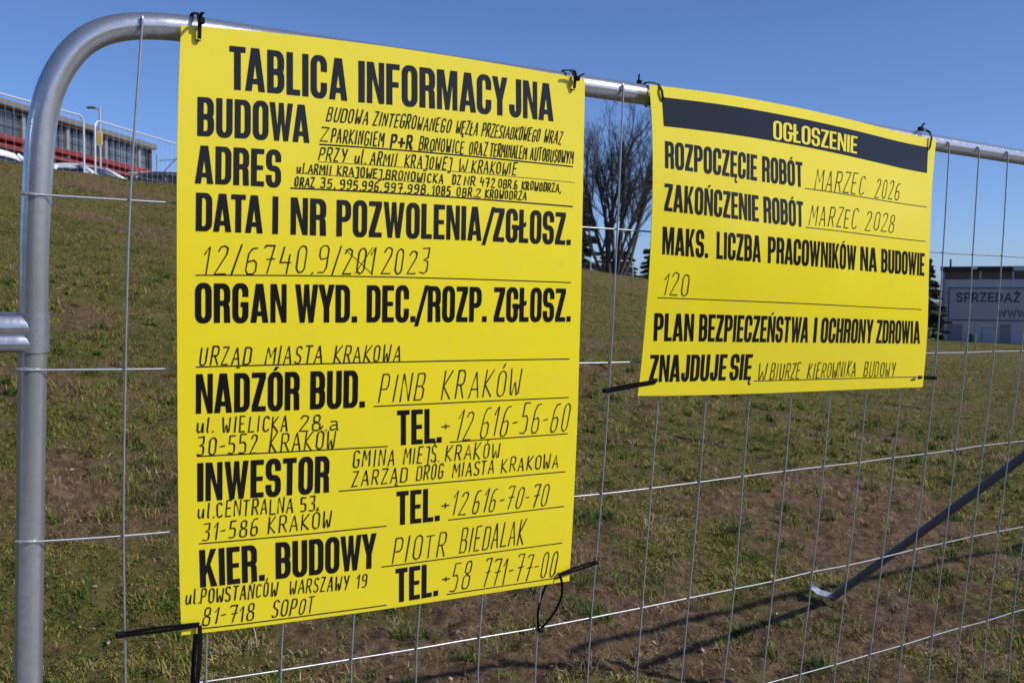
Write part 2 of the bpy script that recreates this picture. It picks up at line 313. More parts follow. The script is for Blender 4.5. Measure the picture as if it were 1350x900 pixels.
D_W = {'H2': {0: [-0.0064, 0.0198], 7: [0.8578, 0.0236], 15: [1.8461, 0.0184], 16: [1.9647, 0.0183], 17: [2.0875, 0.0195], -1: [-0.1388, 0.0194]}, 'H3': {0: [-0.0086, -0.2173], 7: [0.8627, -0.2251], 15: [1.8592, -0.2216], 16: [1.9796, -0.2223], 17: [2.0974, -0.2213], 18: [2.2189, -0.2218], -1: [-0.1426, -0.2151]}, 'H4': {0: [-0.007, -0.4587], 7: [0.8623, -0.4767], 8: [0.9854, -0.4764], 9: [1.1138, -0.4751], 10: [1.2373, -0.4734], 11: [1.3643, -0.4721], 12: [1.4885, -0.4714], 13: [1.6109, -0.4713], 14: [1.7342, -0.469], 15: [1.8578, -0.4682], 16: [1.9747, -0.4662], 17: [2.0936, -0.4631], 18: [2.2109, -0.4627], -1: [-0.1423, -0.4526]}, 'H5': {1: [0.1172, -0.7012], 2: [0.2365, -0.7061], 3: [0.3583, -0.7101], 4: [0.4795, -0.7137], 5: [0.6057, -0.716], 6: [0.732, -0.7189], 7: [0.8568, -0.7194], 8: [0.984, -0.7191], 9: [1.1089, -0.718], 10: [1.238, -0.7174], 11: [1.3579, -0.7167], 12: [1.482, -0.7128], 13: [1.6043, -0.7135], 14: [1.7272, -0.7106], 15: [1.85, -0.706], 16: [1.9704, -0.7037], 17: [2.0876, -0.7009], 18: [2.2029, -0.7003], 0: [-0.0002, -0.6961]}, 'H6': {12: [1.4713, -0.951], 13: [1.5918, -0.9504], 14: [1.7153, -0.9484], 15: [1.8367, -0.9471], 16: [1.9583, -0.9437], 17: [2.0768, -0.9418], 18: [2.1957, -0.9425], 19: [2.3146, -0.9386]}, 'T': {0: [0.0057, 0.2674], 7: [0.8502, 0.2826], 15: [1.8298, 0.2741], 16: [1.9477, 0.2734], 17: [2.0681, 0.2735]}}
D_ST = [(1.422, 8.897), (2.016, 8.889), (5.179, 13.895), (5.736, 14.074), (-0.123, 3.853), (0.022, 4.051)]

# ------------------------------------------------------------------ terrain
_O = f2w((0, 0, -1.70)); _N = FM[:, 2]
def near_plane(X, Y): return _O[2] - (_N[0] * (X - _O[0]) + _N[1] * (Y - _O[1])) / _N[2]
# azimuth (deg, clockwise from +Y): distance of the crest of the bank, height of the crest
_az = np.array([-180, -110, -70, -45, -35, -26.4, -22.4, -17.9, -8, 4.0, 7.4, 15, 22.1, 26.5, 40, 70, 110, 180.0])
_cd = np.array([30, 30, 26, 22, 20.5, 23.4, 25.2, 27.0, 34, 45, 47.4, 62, 84, 79, 60, 40, 30, 30.0])
_cz = np.array([-0.2, 0.2, 2.8, 4.1, 4.36, 4.40, 4.43, 4.44, 3.7, 2.90, 2.52, 0.6, -1.45, -1.70, -1.2, -0.7, -0.4, -0.2])
def ground_z(X, Y, rough=True):
    X = np.asarray(X, float); Y = np.asarray(Y, float)
    r = np.hypot(X, Y); az = np.degrees(np.arctan2(X, Y))
    D = np.interp(az, _az, _cd); zc = np.interp(az, _az, _cz)
    P = near_plane(X, Y)
    q = np.minimum(1.0, 6.0 / np.maximum(r, 1e-6)); P6 = near_plane(X * q, Y * q)
    P = P6 + (P - P6) * np.where(r > 6, 0.5, 1.0)
    t = np.clip((r - 4.2) / (D - 4.2), 0, 1)
    s = t ** 1.15
    z = P * (1 - s) + zc * s
    beyond = np.clip(r - D, 0, 60)
    fall = np.interp(az, [-60, -12, 2, 10, 20, 60], [0, 0, -0.03, -0.03, 0, 0])
    z = np.where(t >= 1, zc + fall * beyond, z)
    if rough:
        f = np.clip(r / 3.0, 0, 1)
        z = z + f * 0.05 * (fbm(X * 0.9, Y * 0.9, 5, 3) - 0.5) + 0.034 * (fbm(X * 5, Y * 5, 9, 3) - 0.5) + np.clip(1.5 - r / 14, 0, 1) * 0.040 * (fbm(X * 11, Y * 11, 13, 2) - 0.5)
        z = z + np.clip(r / 12, 0, 1) * np.clip(1.2 - r / 60, 0, 1) * 0.16 * (fbm(X * 0.35, Y * 0.35, 21, 3) - 0.5)
        z = z + np.clip(1.3 - r / 12, 0, 1) * (0.020 * (vnoise(X * 22, Y * 22, 31) - 0.5) + 0.012 * (vnoise(X * 47, Y * 47, 33) - 0.5))
    return z
def soil_mask(X, Y):
    """1 where the soil lies bare, 0 where the green cover is closed"""
    a = fbm(X * 0.75 + 4, Y * 0.75, 40, 3); b = fbm(X * 4.5, Y * 4.5, 50, 3)
    m = 0.62 * a + 0.38 * b
    for cx, cy, rad in ((2.35, 6.9, 0.75), (2.35, 6.9, 0.6), (2.75, 7.9, 0.7), (2.75, 7.9, 0.55), (2.05, 6.2, 0.5), (0.9, 4.35, 0.55), (0.4, 4.9, 0.5), (-0.2, 4.2, 0.5), (1.75, 4.95, 0.45), (-2.2, 5.6, 0.5), (-2.9, 7.4, 0.7), (-7.6, 21.2, 1.6)):
        d = np.hypot(X - cx, (Y - cy) * 0.8) / rad
        m = m + 0.26 * np.exp(-d * d)
    return np.clip((m - 0.535) / 0.18, 0, 1)

def ground_mat():
    m = bpy.data.materials.new('rough_grassy_soil'); m.use_nodes = True
    nt = m.node_tree; b = nt.nodes['Principled BSDF']
    b.inputs['Roughness'].default_value = 0.95; b.inputs['Specular IOR Level'].default_value = 0.15
    tc = nt.nodes.new('ShaderNodeTexCoord')
    at = nt.nodes.new('ShaderNodeAttribute'); at.attribute_name = 'bare'
    def noise(sc, det=5, ro=0.6):
        n = nt.nodes.new('ShaderNodeTexNoise'); n.inputs['Scale'].default_value = sc; n.inputs['Detail'].default_value = det; n.inputs['Roughness'].default_value = ro
        lnk(nt, tc.outputs['Object'], n.inputs['Vector']); return n.outputs['Fac']
    def ramp(src, stops):
        r = nt.nodes.new('ShaderNodeValToRGB'); e = r.color_ramp.elements
        while len(e) < len(stops): e.new(0.5)
        for q, (p, c) in zip(e, stops): q.position = p; q.color = (*c, 1)
        lnk(nt, src, r.inputs[0]); return r.outputs[0]
    def mix(fac, a, c):
        x = nt.nodes.new('ShaderNodeMix'); x.data_type = 'RGBA'
        lnk(nt, fac, x.inputs[0]); lnk(nt, a, x.inputs[6]); lnk(nt, c, x.inputs[7]); return x.outputs[2]
    soil = ramp(noise(14, 8, 0.7), [(0.30, (0.0564, 0.0351, 0.0200)), (0.48, (0.1442, 0.0915, 0.0527)), (0.60, (0.2069, 0.1354, 0.0803)), (0.78, (0.3135, 0.2195, 0.1379))])
    green = ramp(noise(26, 6, 0.7), [(0.32, (0.0326, 0.0376, 0.0100)), (0.46, (0.1003, 0.1103, 0.0188)), (0.55, (0.1568, 0.1229, 0.0326)), (0.66, (0.1944, 0.1254, 0.0602)), (0.76, (0.2884, 0.2006, 0.1066))])
    mid = ramp(noise(3.0, 5, 0.65), [(0.38, (0, 0, 0)), (0.62, (1, 1, 1))])
    x = nt.nodes.new('ShaderNodeMath'); x.operation = 'MULTIPLY_ADD'; x.use_clamp = True
    lnk(nt, at.outputs['Fac'], x.inputs[0]); x.inputs[1].default_value = 0.85
    y = nt.nodes.new('ShaderNodeMath'); y.operation = 'MULTIPLY'; lnk(nt, mid, y.inputs[0]); y.inputs[1].default_value = 0.30
    lnk(nt, y.outputs[0], x.inputs[2])
    lnk(nt, mix(x.outputs[0], green, soil), b.inputs['Base Color'])
    bp = nt.nodes.new('ShaderNodeBump'); bp.inputs['Strength'].default_value = 1.0; bp.inputs['Distance'].default_value = 0.03
    lnk(nt, noise(38, 7, 0.7), bp.inputs['Height']); lnk(nt, bp.outputs[0], b.inputs['Normal'])
    return m

def build_ground():
    fine = np.linspace(-34, 34, 560)
    az = np.concatenate([np.linspace(-180, -36, 60), fine, np.linspace(36, 180, 60)])[:-1]
    rr = np.concatenate([[0.05, 0.5, 1.0, 1.6, 2.2, 2.8], np.geomspace(3.2, 60, 420), [70, 85, 110, 150, 220, 350, 600, 1100]])
    A, Rr = np.meshgrid(np.radians(az), rr)
    # insert exact crest by snapping is not needed: rings are dense there
    X = Rr * np.sin(A); Y = Rr * np.cos(A)
    Z = ground_z(X, Y)
    nr, na = X.shape
    V = np.stack([X, Y, Z], -1).reshape(-1, 3)
    i = np.arange(nr - 1)[:, None] * na; j = np.arange(na)[None, :]; j2 = (j + 1) % na
    F = np.stack([i + j, i + na + j, i + na + j2, i + j2], -1).reshape(-1, 4)[:, ::-1]
    o = big_mesh('ground', V, F.ravel(), np.arange(len(F)) * 4, ground_mat())
    o.data.polygons.foreach_set('use_smooth', np.ones(len(F), bool))
    at = o.data.attributes.new('bare', 'FLOAT', 'POINT')
    at.data.foreach_set('value', soil_mask(X, Y).ravel().astype(np.float32))
    tag(o, kind='structure')
    return o
GROUND = build_ground()
def build_added_path():
    # pale paved walk, out of view, added to brighten the tube and boards
    b = MB()
    for i in range(24):
        x0 = -9 + i * .9
        b.bbox(x0, -5.2, -1.78, x0 + .892, -.42, -1.635, .008)
    o = b.build('path', mat('added_pale_paving', (0.24, 0.235, 0.23), 0.85, col2=(0.19, 0.187, 0.184), scale=3, bump=.1, bscale=60))
    o.matrix_world = fmat((0, 0, 0)); tag(o, kind='structure')
build_added_path()
def gz(x, y): return float(ground_z(np.array([x]), np.array([y]))[0])

# ------------------------------------------------------------------ grass and litter (stuff)
def blade_mat(name, stops, rough=0.6):
    m = bpy.data.materials.new(name); m.use_nodes = True
    nt = m.node_tree; b = nt.nodes['Principled BSDF']
    b.inputs['Roughness'].default_value = rough; b.inputs['Specular IOR Level'].default_value = 0.12
    at = nt.nodes.new('ShaderNodeAttribute'); at.attribute_name = 'tint'
    r = nt.nodes.new('ShaderNodeValToRGB'); e = r.color_ramp.elements
    while len(e) < len(stops): e.new(0.5)
    for q, (p, c) in zip(e, stops): q.position = p; q.color = (*c, 1)
    lnk(nt, at.outputs['Fac'], r.inputs[0]); lnk(nt, r.outputs[0], b.inputs['Base Color'])
    return m
def scatter_blades(name, m, rng, zones, lmin, lmax, width, flat, maskfn, clump):
    P = []; S = []
    for r0, r1, dens, k in zones:
        n = int(dens * 0.5 * R(62) * (r1 * r1 - r0 * r0))
        a = rng.uniform(R(-31), R(31), n); r = np.sqrt(rng.uniform(r0 * r0, r1 * r1, n))
        X = r * np.sin(a); Y = r * np.cos(a)
        keep = rng.uniform(0, 1, n) < maskfn(X, Y)
        P.append(np.stack([X[keep], Y[keep]], 1)); S.append(np.full(keep.sum(), k))
    P = np.concatenate(P); S = np.concatenate(S); n = len(P)
    if clump:
        P = P + rng.normal(0, 0.008, P.shape)
    X, Y = P[:, 0], P[:, 1]
    Z = ground_z(X, Y) - 0.004
    ang = rng.uniform(0, 2 * np.pi, n); L = rng.uniform(lmin, lmax, n) * np.sqrt(S)
    lean = np.clip(rng.normal(flat, 0.28, n), 0.05, 1.45)        # angle from the vertical
    d = np.stack([np.cos(ang), np.sin(ang)], 1); sd_ = np.stack([-d[:, 1], d[:, 0]], 1)
    w = width * rng.uniform(0.6, 1.3, n) * S
    base = np.stack([X, Y, Z], 1)
    def pt(frac, bend):
        th = lean * bend
        h = L * frac
        return base + np.concatenate([d * (h * np.sin(th))[:, None], (h * np.cos(th))[:, None]], 1)
    m1 = pt(0.55, 0.75); tip = pt(1.0, 1.12)
    side = np.concatenate([sd_, rng.uniform(-0.5, 0.5, n)[:, None]], 1)
    hw = (w / 2)[:, None] * side
    V = np.stack([base - hw, base + hw, m1 + hw * 0.85, m1 - hw * 0.85, tip], 1).reshape(-1, 3)
    o5 = np.arange(n)[:, None] * 5
    F = np.concatenate([o5 + np.array([[0, 1, 2, 3]]), o5 + np.array([[3, 2, 4]])], 1).ravel()
    st = (np.arange(n)[:, None] * 7 + np.array([[0, 4]])).ravel()
    o = big_mesh(name, V, F, st, m)
    tint = np.clip(0.44 + 0.75 * (fbm(X * 2.2, Y * 2.2, 70, 3) - 0.5) + 0.75 * (fbm(X * 13, Y * 13, 75, 2) - 0.5) + rng.normal(0, 0.16, n), 0, 1)
    at = o.data.attributes.new('tint', 'FLOAT', 'POINT')
    at.data.foreach_set('value', np.repeat(tint, 5).astype(np.float32))
    return o
rng = np.random.default_rng(11)
def m_green(X, Y):
    c = fbm(X * 9, Y * 9, 61, 2)
    return np.clip((1 - soil_mask(X, Y)) * 0.95 + 0.05, 0, 1) * np.clip((c - 0.33) / 0.22, 0.10, 1)
gm = blade_mat('grass_blade', [(0.15, (0.0376, 0.0878, 0.0176)), (0.36, (0.1066, 0.1568, 0.0200)), (0.54, (0.2069, 0.2157, 0.0276)), (0.70, (0.2508, 0.1944, 0.0502)), (0.9, (0.3762, 0.2633, 0.1254))])
g1 = scatter_blades('grass', gm, rng, [(3.0, 6.0, 14000, 1.0), (6.0, 10.0, 6000, 1.3), (10.0, 18.0, 1500, 1.8), (18.0, 29.0, 520, 2.6), (29, 75, 110, 4.0)], 0.010, 0.032, 0.0048, 1.05, m_green, True)
tag(g1, 'short green grass and moss on the bank', 'grass', kind='stuff')
def m_tuft(X, Y):
    c = fbm(X * 3.2, Y * 3.2, 81, 2)
    return np.clip((c - 0.60) / 0.10, 0, 1)
g2 = scatter_blades('grass_tuft', gm, rng, [(3.0, 7.0, 3600, 1.0), (7.0, 16.0, 900, 1.4)], 0.035, 0.075, 0.0038, 0.85, m_tuft, True)
tag(g2, 'longer tufts of green grass on the bank', 'grass', kind='stuff')
dm = blade_mat('dead_grass', [(0.15, (0.0969, 0.0570, 0.0296)), (0.45, (0.2109, 0.1368, 0.0707)), (0.7, (0.3192, 0.2337, 0.1311)), (0.92, (0.4788, 0.3876, 0.2508))], 0.8)
def m_dead(X, Y): return np.clip((fbm(X * 6, Y * 6, 91, 3) - 0.36) / 0.22, 0.12, 1)
g3 = scatter_blades('dead_grass', dm, rng, [(3.0, 6.0, 2700, 1.0), (6.0, 10.0, 1050, 1.25), (10.0, 18.0, 450, 1.7), (18, 29, 150, 2.4)], 0.015, 0.066, 0.0032, 1.22, m_dead, False)
tag(g3, 'dry straw coloured stalks lying on the bank', 'dead grass', kind='stuff')
def clumps(name, label, m, n, r1, blades, l0, l1, width, spread, upright):
    """coarse tussocks: blades fanning out of common roots"""
    a = rng.uniform(R(-31), R(31), n); r = np.sqrt(rng.uniform(9, r1 * r1, n))
    cx = r * np.sin(a); cy = r * np.cos(a); size = rng.uniform(.5, 1.25, n)
    k = rng.integers(blades // 2, blades * 2, n); idx = np.repeat(np.arange(n), k); q = len(idx)
    ang = rng.uniform(0, 2 * np.pi, q); d = np.stack([np.cos(ang), np.sin(ang)], 1)
    off = rng.normal(0, spread, (q, 2)) * size[idx][:, None]
    X = cx[idx] + off[:, 0]; Y = cy[idx] + off[:, 1]
    base = np.stack([X, Y, ground_z(X, Y) - .004], 1)
    L = rng.uniform(l0, l1, q) * size[idx]; lean = np.clip(rng.normal(upright, .35, q), .1, 1.5)
    w = width * rng.uniform(.6, 1.3, q) * np.clip(r[idx] / 6, 1, 2)
    def pt(f, bd):
        th = np.minimum(lean * bd, 1.75); h = L * f
        return base + np.concatenate([d * (h * np.sin(th))[:, None], (h * np.cos(th))[:, None]], 1)
    s3 = np.concatenate([np.stack([-d[:, 1], d[:, 0]], 1), np.zeros((q, 1))], 1) * (w / 2)[:, None]
    m1 = pt(.5, .7); m2 = pt(.82, 1.0); tip = pt(1.0, 1.2)
    V = np.stack([base - s3, base + s3, m1 + s3, m1 - s3, m2 + s3 * .7, m2 - s3 * .7, tip], 1).reshape(-1, 3)
    o7 = np.arange(q)[:, None] * 7
    F = np.concatenate([o7 + np.array([[0, 1, 2, 3]]), o7 + np.array([[3, 2, 4, 5]]), o7 + np.array([[5, 4, 6]])], 1).ravel()
    st = (np.arange(q)[:, None] * 11 + np.array([[0, 4, 8]])).ravel()
    o = big_mesh(name, V, F, st, m)
    tint = np.clip(np.repeat(rng.uniform(.1, .75, n), k) + rng.normal(0, .13, q), 0, 1)
    at = o.data.attributes.new('tint', 'FLOAT', 'POINT'); at.data.foreach_set('value', np.repeat(tint, 7).astype(np.float32))
    tag(o, label, 'grass', kind='stuff')
clumps('grass_tuft', 'coarse green tussocks scattered over the bank', gm, 430, 13.0, 30, .04, .10, .0042, .022, .75)
clumps('dead_grass', 'pale dry tussocks scattered over the bank', dm, 260, 12.0, 26, .04, .11, .0032, .028, 1.0)
def leaf_litter():
    n = 7000
    a = rng.uniform(R(-31), R(31), n); r = 3.0 + 15.0 * rng.uniform(0, 1, n) ** 1.4
    X = r * np.sin(a); Y = r * np.cos(a); Z = ground_z(X, Y) + 0.012
    V = []; tint = []
    ang = rng.uniform(0, 6.28, n); s = 0.004 + 0.012 * rng.uniform(0, 1, n) ** 3
    for i in range(n):
        c, q = math.cos(ang[i]), math.sin(ang[i]); tl = rng.uniform(-0.5, 0.5, 2)
        for px, py in ((-1, 0), (-0.2, -0.5), (1, 0), (-0.1, 0.55)):
            x = (px * c - py * q) * s[i]; y = (px * q + py * c) * s[i]
            V.append((X[i] + x, Y[i] + y, Z[i] + x * tl[0] + y * tl[1] + (0.004 if py else 0)))
    tint = np.repeat(rng.uniform(0, 1, n), 4)
    o = big_mesh('leaf_litter', np.array(V), np.arange(4 * n), np.arange(n) * 4, blade_mat('dead_leaf', [(0.1, (0.09, 0.062, 0.042)), (0.5, (0.20, 0.145, 0.10)), (0.85, (0.30, 0.23, 0.16)), (0.995, (0.42, 0.37, 0.29))], 0.8))
    at = o.data.attributes.new('tint', 'FLOAT', 'POINT'); at.data.foreach_set('value', tint.astype(np.float32))
    tag(o, 'small dead leaves and pale crumbs strewn over the bank', 'leaf litter', kind='stuff')
leaf_litter()

# ------------------------------------------------------------------ lettering: heavy condensed printed capitals
SV, SH = 0.172, 0.135
def _arc(which, x0, y0, x1, y1, ro, s, h, cw=False, n=6):
    cx = {'tr': x1, 'br': x1, 'tl': x0, 'bl': x0}[which]; cy = {'tr': y1, 'tl': y1, 'br': y0, 'bl': y0}[which]
    sx = 1 if cx == x1 else -1; sy = 1 if cy == y1 else -1
    a0 = {'tr': 0, 'tl': 90, 'bl': 180, 'br': 270}[which]
    ix0, iy0, ix1, iy1 = x0 + s, y0 + h, x1 - s, y1 - h
    rx = min(ro, (x1 - x0) / 2); ry = min(ro * 1.15, (y1 - y0) / 2)
    irx = min(max(rx - s * 0.75, 0.035), (ix1 - ix0) / 2); iry = min(max(ry - h * 0.75, 0.05), (iy1 - iy0) / 2)
    if ro == 0: rx = ry = irx = iry = 0
    icx = ix1 if sx > 0 else ix0; icy = iy1 if sy > 0 else iy0
    out = []
    for i in range(n + 1):
        a = R(a0 + 90 * i / n); c, q = math.cos(a), math.sin(a)
        out.append(((cx - sx * rx + rx * c, cy - sy * ry + ry * q), (icx - sx * irx + irx * c, icy - sy * iry + iry * q)))
    return out[::-1] if cw else out
def _strip(pairs, closed=False):
    q = []
    n = len(pairs)
    for i in range(n if closed else n - 1):
        (a, b), (c, d) = pairs[i], pairs[(i + 1) % n]
        q.append([a, c, d, b])
    return q
def _ring(x0, y0, x1, y1, r, s=SV, h=SH):
    p = []
    for k, w in enumerate(('tr', 'tl', 'bl', 'br')): p += _arc(w, x0, y0, x1, y1, r[k], s, h)
    return _strip(p, True)
def _rect(a, b, c, d): return [[(a, b), (c, b), (c, d), (a, d)]]
def heavy(ch, light=False):
    """polygons and advance width of one printed capital, cap height 1"""
    s, h, r = (SV * .84, SH * .84, 0.19) if light else (SV, SH, 0.19)
    w = 0.46
    base = {'Ó': 'O', 'Ę': 'E', 'Ń': 'N', 'Ł': 'L'}.get(ch, ch)
    if base == 'O': P = _ring(0, -0.012, w, 1.012, (r, r, r, r), s, h)
    elif base == 'D': P = _ring(0, 0, w, 1, (r, 0, 0, r), s, h)
    elif base == 'B': P = _ring(0, 0, w, 0.565, (r * .8, 0, 0, r), s, h) + _ring(0, 0.435, w * 0.985, 1, (r, 0, 0, r * .8), s, h)
    elif base == 'P': P = _rect(0, 0, s, 1) + _ring(0, 0.40, w, 1, (r, 0, 0, r), s, h)
    elif base == 'R':
        P = _rect(0, 0, s, 1) + _ring(0, 0.43, w, 1, (r, 0, 0, r * .8), s, h)
        P += [[(w - s, 0), (w, 0), (w - 0.015, 0.40), (w - 0.06, 0.50), (w - s - 0.06, 0.47), (w - s - 0.01, 0.40)]]
    elif base == 'C':
        p = [((w, .63), (w - s, .63))] + _arc('tr', 0, -.012, w, 1.012, r, s, h) + _arc('tl', 0, -.012, w, 1.012, r, s, h) + _arc('bl', 0, -.012, w, 1.012, r, s, h) + _arc('br', 0, -.012, w, 1.012, r, s, h) + [((w, .37), (w - s, .37))]
        P = _strip(p)
    elif base == 'G':
        p = [((w, .66), (w - s, .66))] + _arc('tr', 0, -.012, w, 1.012, r, s, h) + _arc('tl', 0, -.012, w, 1.012, r, s, h) + _arc('bl', 0, -.012, w, 1.012, r, s, h) + _arc('br', 0, -.012, w, 1.012, r, s, h) + [((w, .40), (w - s, .40))]
        P = _strip(p) + _rect(w * 0.52, 0.40, w, 0.53)
    elif base == 'S':
        up = [((w, .68), (w - s, .68))] + _arc('tr', 0, .425, w, 1.012, r, s, h) + _arc('tl', 0, .425, w, 1.012, r, s, h) + _arc('bl', 0, .425, w, 1.012, r, s, h) + [((w * .6, .425), (w * .6, .425 + h))]
        lo = [((0, .32), (s, .32))] + _arc('bl', 0, -.012, w, .575, r, s, h) + _arc('br', 0, -.012, w, .575, r, s, h) + _arc('tr', 0, -.012, w, .575, r, s, h) + [((w * .4, .575), (w * .4, .575 - h))]
        P = _strip(up) + _strip(lo)
    elif base == 'U':
        P = _strip([((0, 1), (s, 1))] + _arc('bl', 0, -.012, w, 1.4, r, s, h) + _arc('br', 0, -.012, w, 1.4, r, s, h) + [((w, 1), (w - s, 1))])
    elif base == 'J':
        w = 0.40
        P = _strip([((0, .32), (s, .32))] + _arc('bl', 0, -.012, w, 1.4, r, s, h) + _arc('br', 0, -.012, w, 1.4, r, s, h) + [((w, 1), (w - s, 1))])
    elif base == 'A':
        w = 0.52; m = w / 2
        P = [[(0, 0), (s * .98, 0), (m + .022, .80), (m, 1), (m - s * .62, 1)], [(w, 0), (w - s * .98, 0), (m - .022, .80), (m, 1), (m + s * .62, 1)]] + _rect(s * .72, .17, w - s * .72, .29)
    elif base == 'I': w = s; P = _rect(0, 0, s, 1)
    elif base == 'L': w = 0.37; P = _rect(0, 0, s, 1) + _rect(s, 0, w, h)
    elif base == 'E': w = 0.39; P = _rect(0, 0, s, 1) + _rect(s, 0, w, h) + _rect(s, 1 - h, w, 1) + _rect(s, .44, w - .03, .56)
    elif base == 'F': w = 0.38; P = _rect(0, 0, s, 1) + _rect(s, 1 - h, w, 1) + _rect(s, .43, w - .03, .56)
    elif base == 'H': P = _rect(0, 0, s, 1) + _rect(w - s, 0, w, 1) + _rect(s, .44, w - s, .57)
    elif base == 'T': w = 0.42; P = _rect(0, 1 - h, w, 1) + _rect(w / 2 - s / 2, 0, w / 2 + s / 2, 1 - h)
    elif base == 'N':
        w = 0.48; t = s * .86
        P = _rect(0, 0, t, 1) + _rect(w - t, 0, w, 1) + [[(t, 1), (t + .005, .62), (w - t, 0), (w - t, .38)]] + [[(t, 1), (t * 1.25, 1), (w - t, .36), (w - t, .30)]]
    elif base == 'M':
        w = 0.62; t = s * .86; m = w / 2
        P = _rect(0, 0, t, 1) + _rect(w - t, 0, w, 1) + [[(t, 1), (t * 1.45, 1), (m + .015, .30), (m + .06, 0), (m - .06, 0), (t, .68)], [(w - t, 1), (w - t * 1.45, 1), (m - .015, .30), (m - .06, 0), (m + .06, 0), (w - t, .68)]]
    elif base == 'W':
        w = 0.70; t = s * .92; m = w / 2; a = .215
        P = [[(0, 1), (t, 1), (a + .03, .28), (a + t * .45, 0), (a - t * .45, 0)], [(m - t * .45, 1), (m + t * .4, 1), (a + t * .45, 0), (a - t * .2, 0), (a + .02, .3)],
             [(w, 1), (w - t, 1), (w - a - .03, .28), (w - a - t * .45, 0), (w - a + t * .45, 0)], [(m + t * .45, 1), (m - t * .4, 1), (w - a - t * .45, 0), (w - a + t * .2, 0), (w - a - .02, .3)]]
    elif base == 'Y':
        w = 0.50; m = w / 2
        P = _rect(m - s / 2, 0, m + s / 2, .40) + [[(0, 1), (s * 1.02, 1), (m + .02, .58), (m + s / 2, .40), (m - s / 2, .40)], [(w, 1), (w - s * 1.02, 1), (m - .02, .58), (m - s / 2, .40), (m + s / 2, .40)]]
    elif base == 'K':
        w = 0.50
        P = _rect(0, 0, s, 1) + [[(w - .005, 1), (w - s * 1.05, 1), (s, .52), (s, .30)], [(w, 0), (w - s * 1.08, 0), (s + .03, .52), (s + .12, .64)]]
    elif base == 'Z':
        w = 0.42
        P = _rect(0, 0, w, h) + _rect(0, 1 - h, w, 1) + [[(0, h), (s * 1.12, h), (w, 1 - h), (w - s * 1.12, 1 - h)]]
    elif base == '.': w = s; P = _rect(0, 0, s, s * .95)
    elif base == '/': w = 0.44; P = [[(-.03, -.12), (.105, -.12), (w + .03, 1.02), (w - .105, 1.02)]]
    else: raise ValueError(ch)
    m = w / 2
    if ch in 'ÓŃ': P = P + [[(m - .07, 1.04), (m + .02, 1.04), (m + .12, 1.14), (m + .0, 1.14)]]
    if ch == 'Ę': P = P + [[(w - .10, 0), (w - .02, 0), (w - .06, -.09), (w - .14, -.10)], [(w - .14, -.10), (w - .06, -.09), (w - .05, -.13), (w + .02, -.13), (w + .02, -.20), (w - .11, -.20)]]
    if ch == 'Ł': P = P + [[(-.07, .36), (-.07, .50), (s + .10, .64), (s + .10, .50)]]
    return P, w

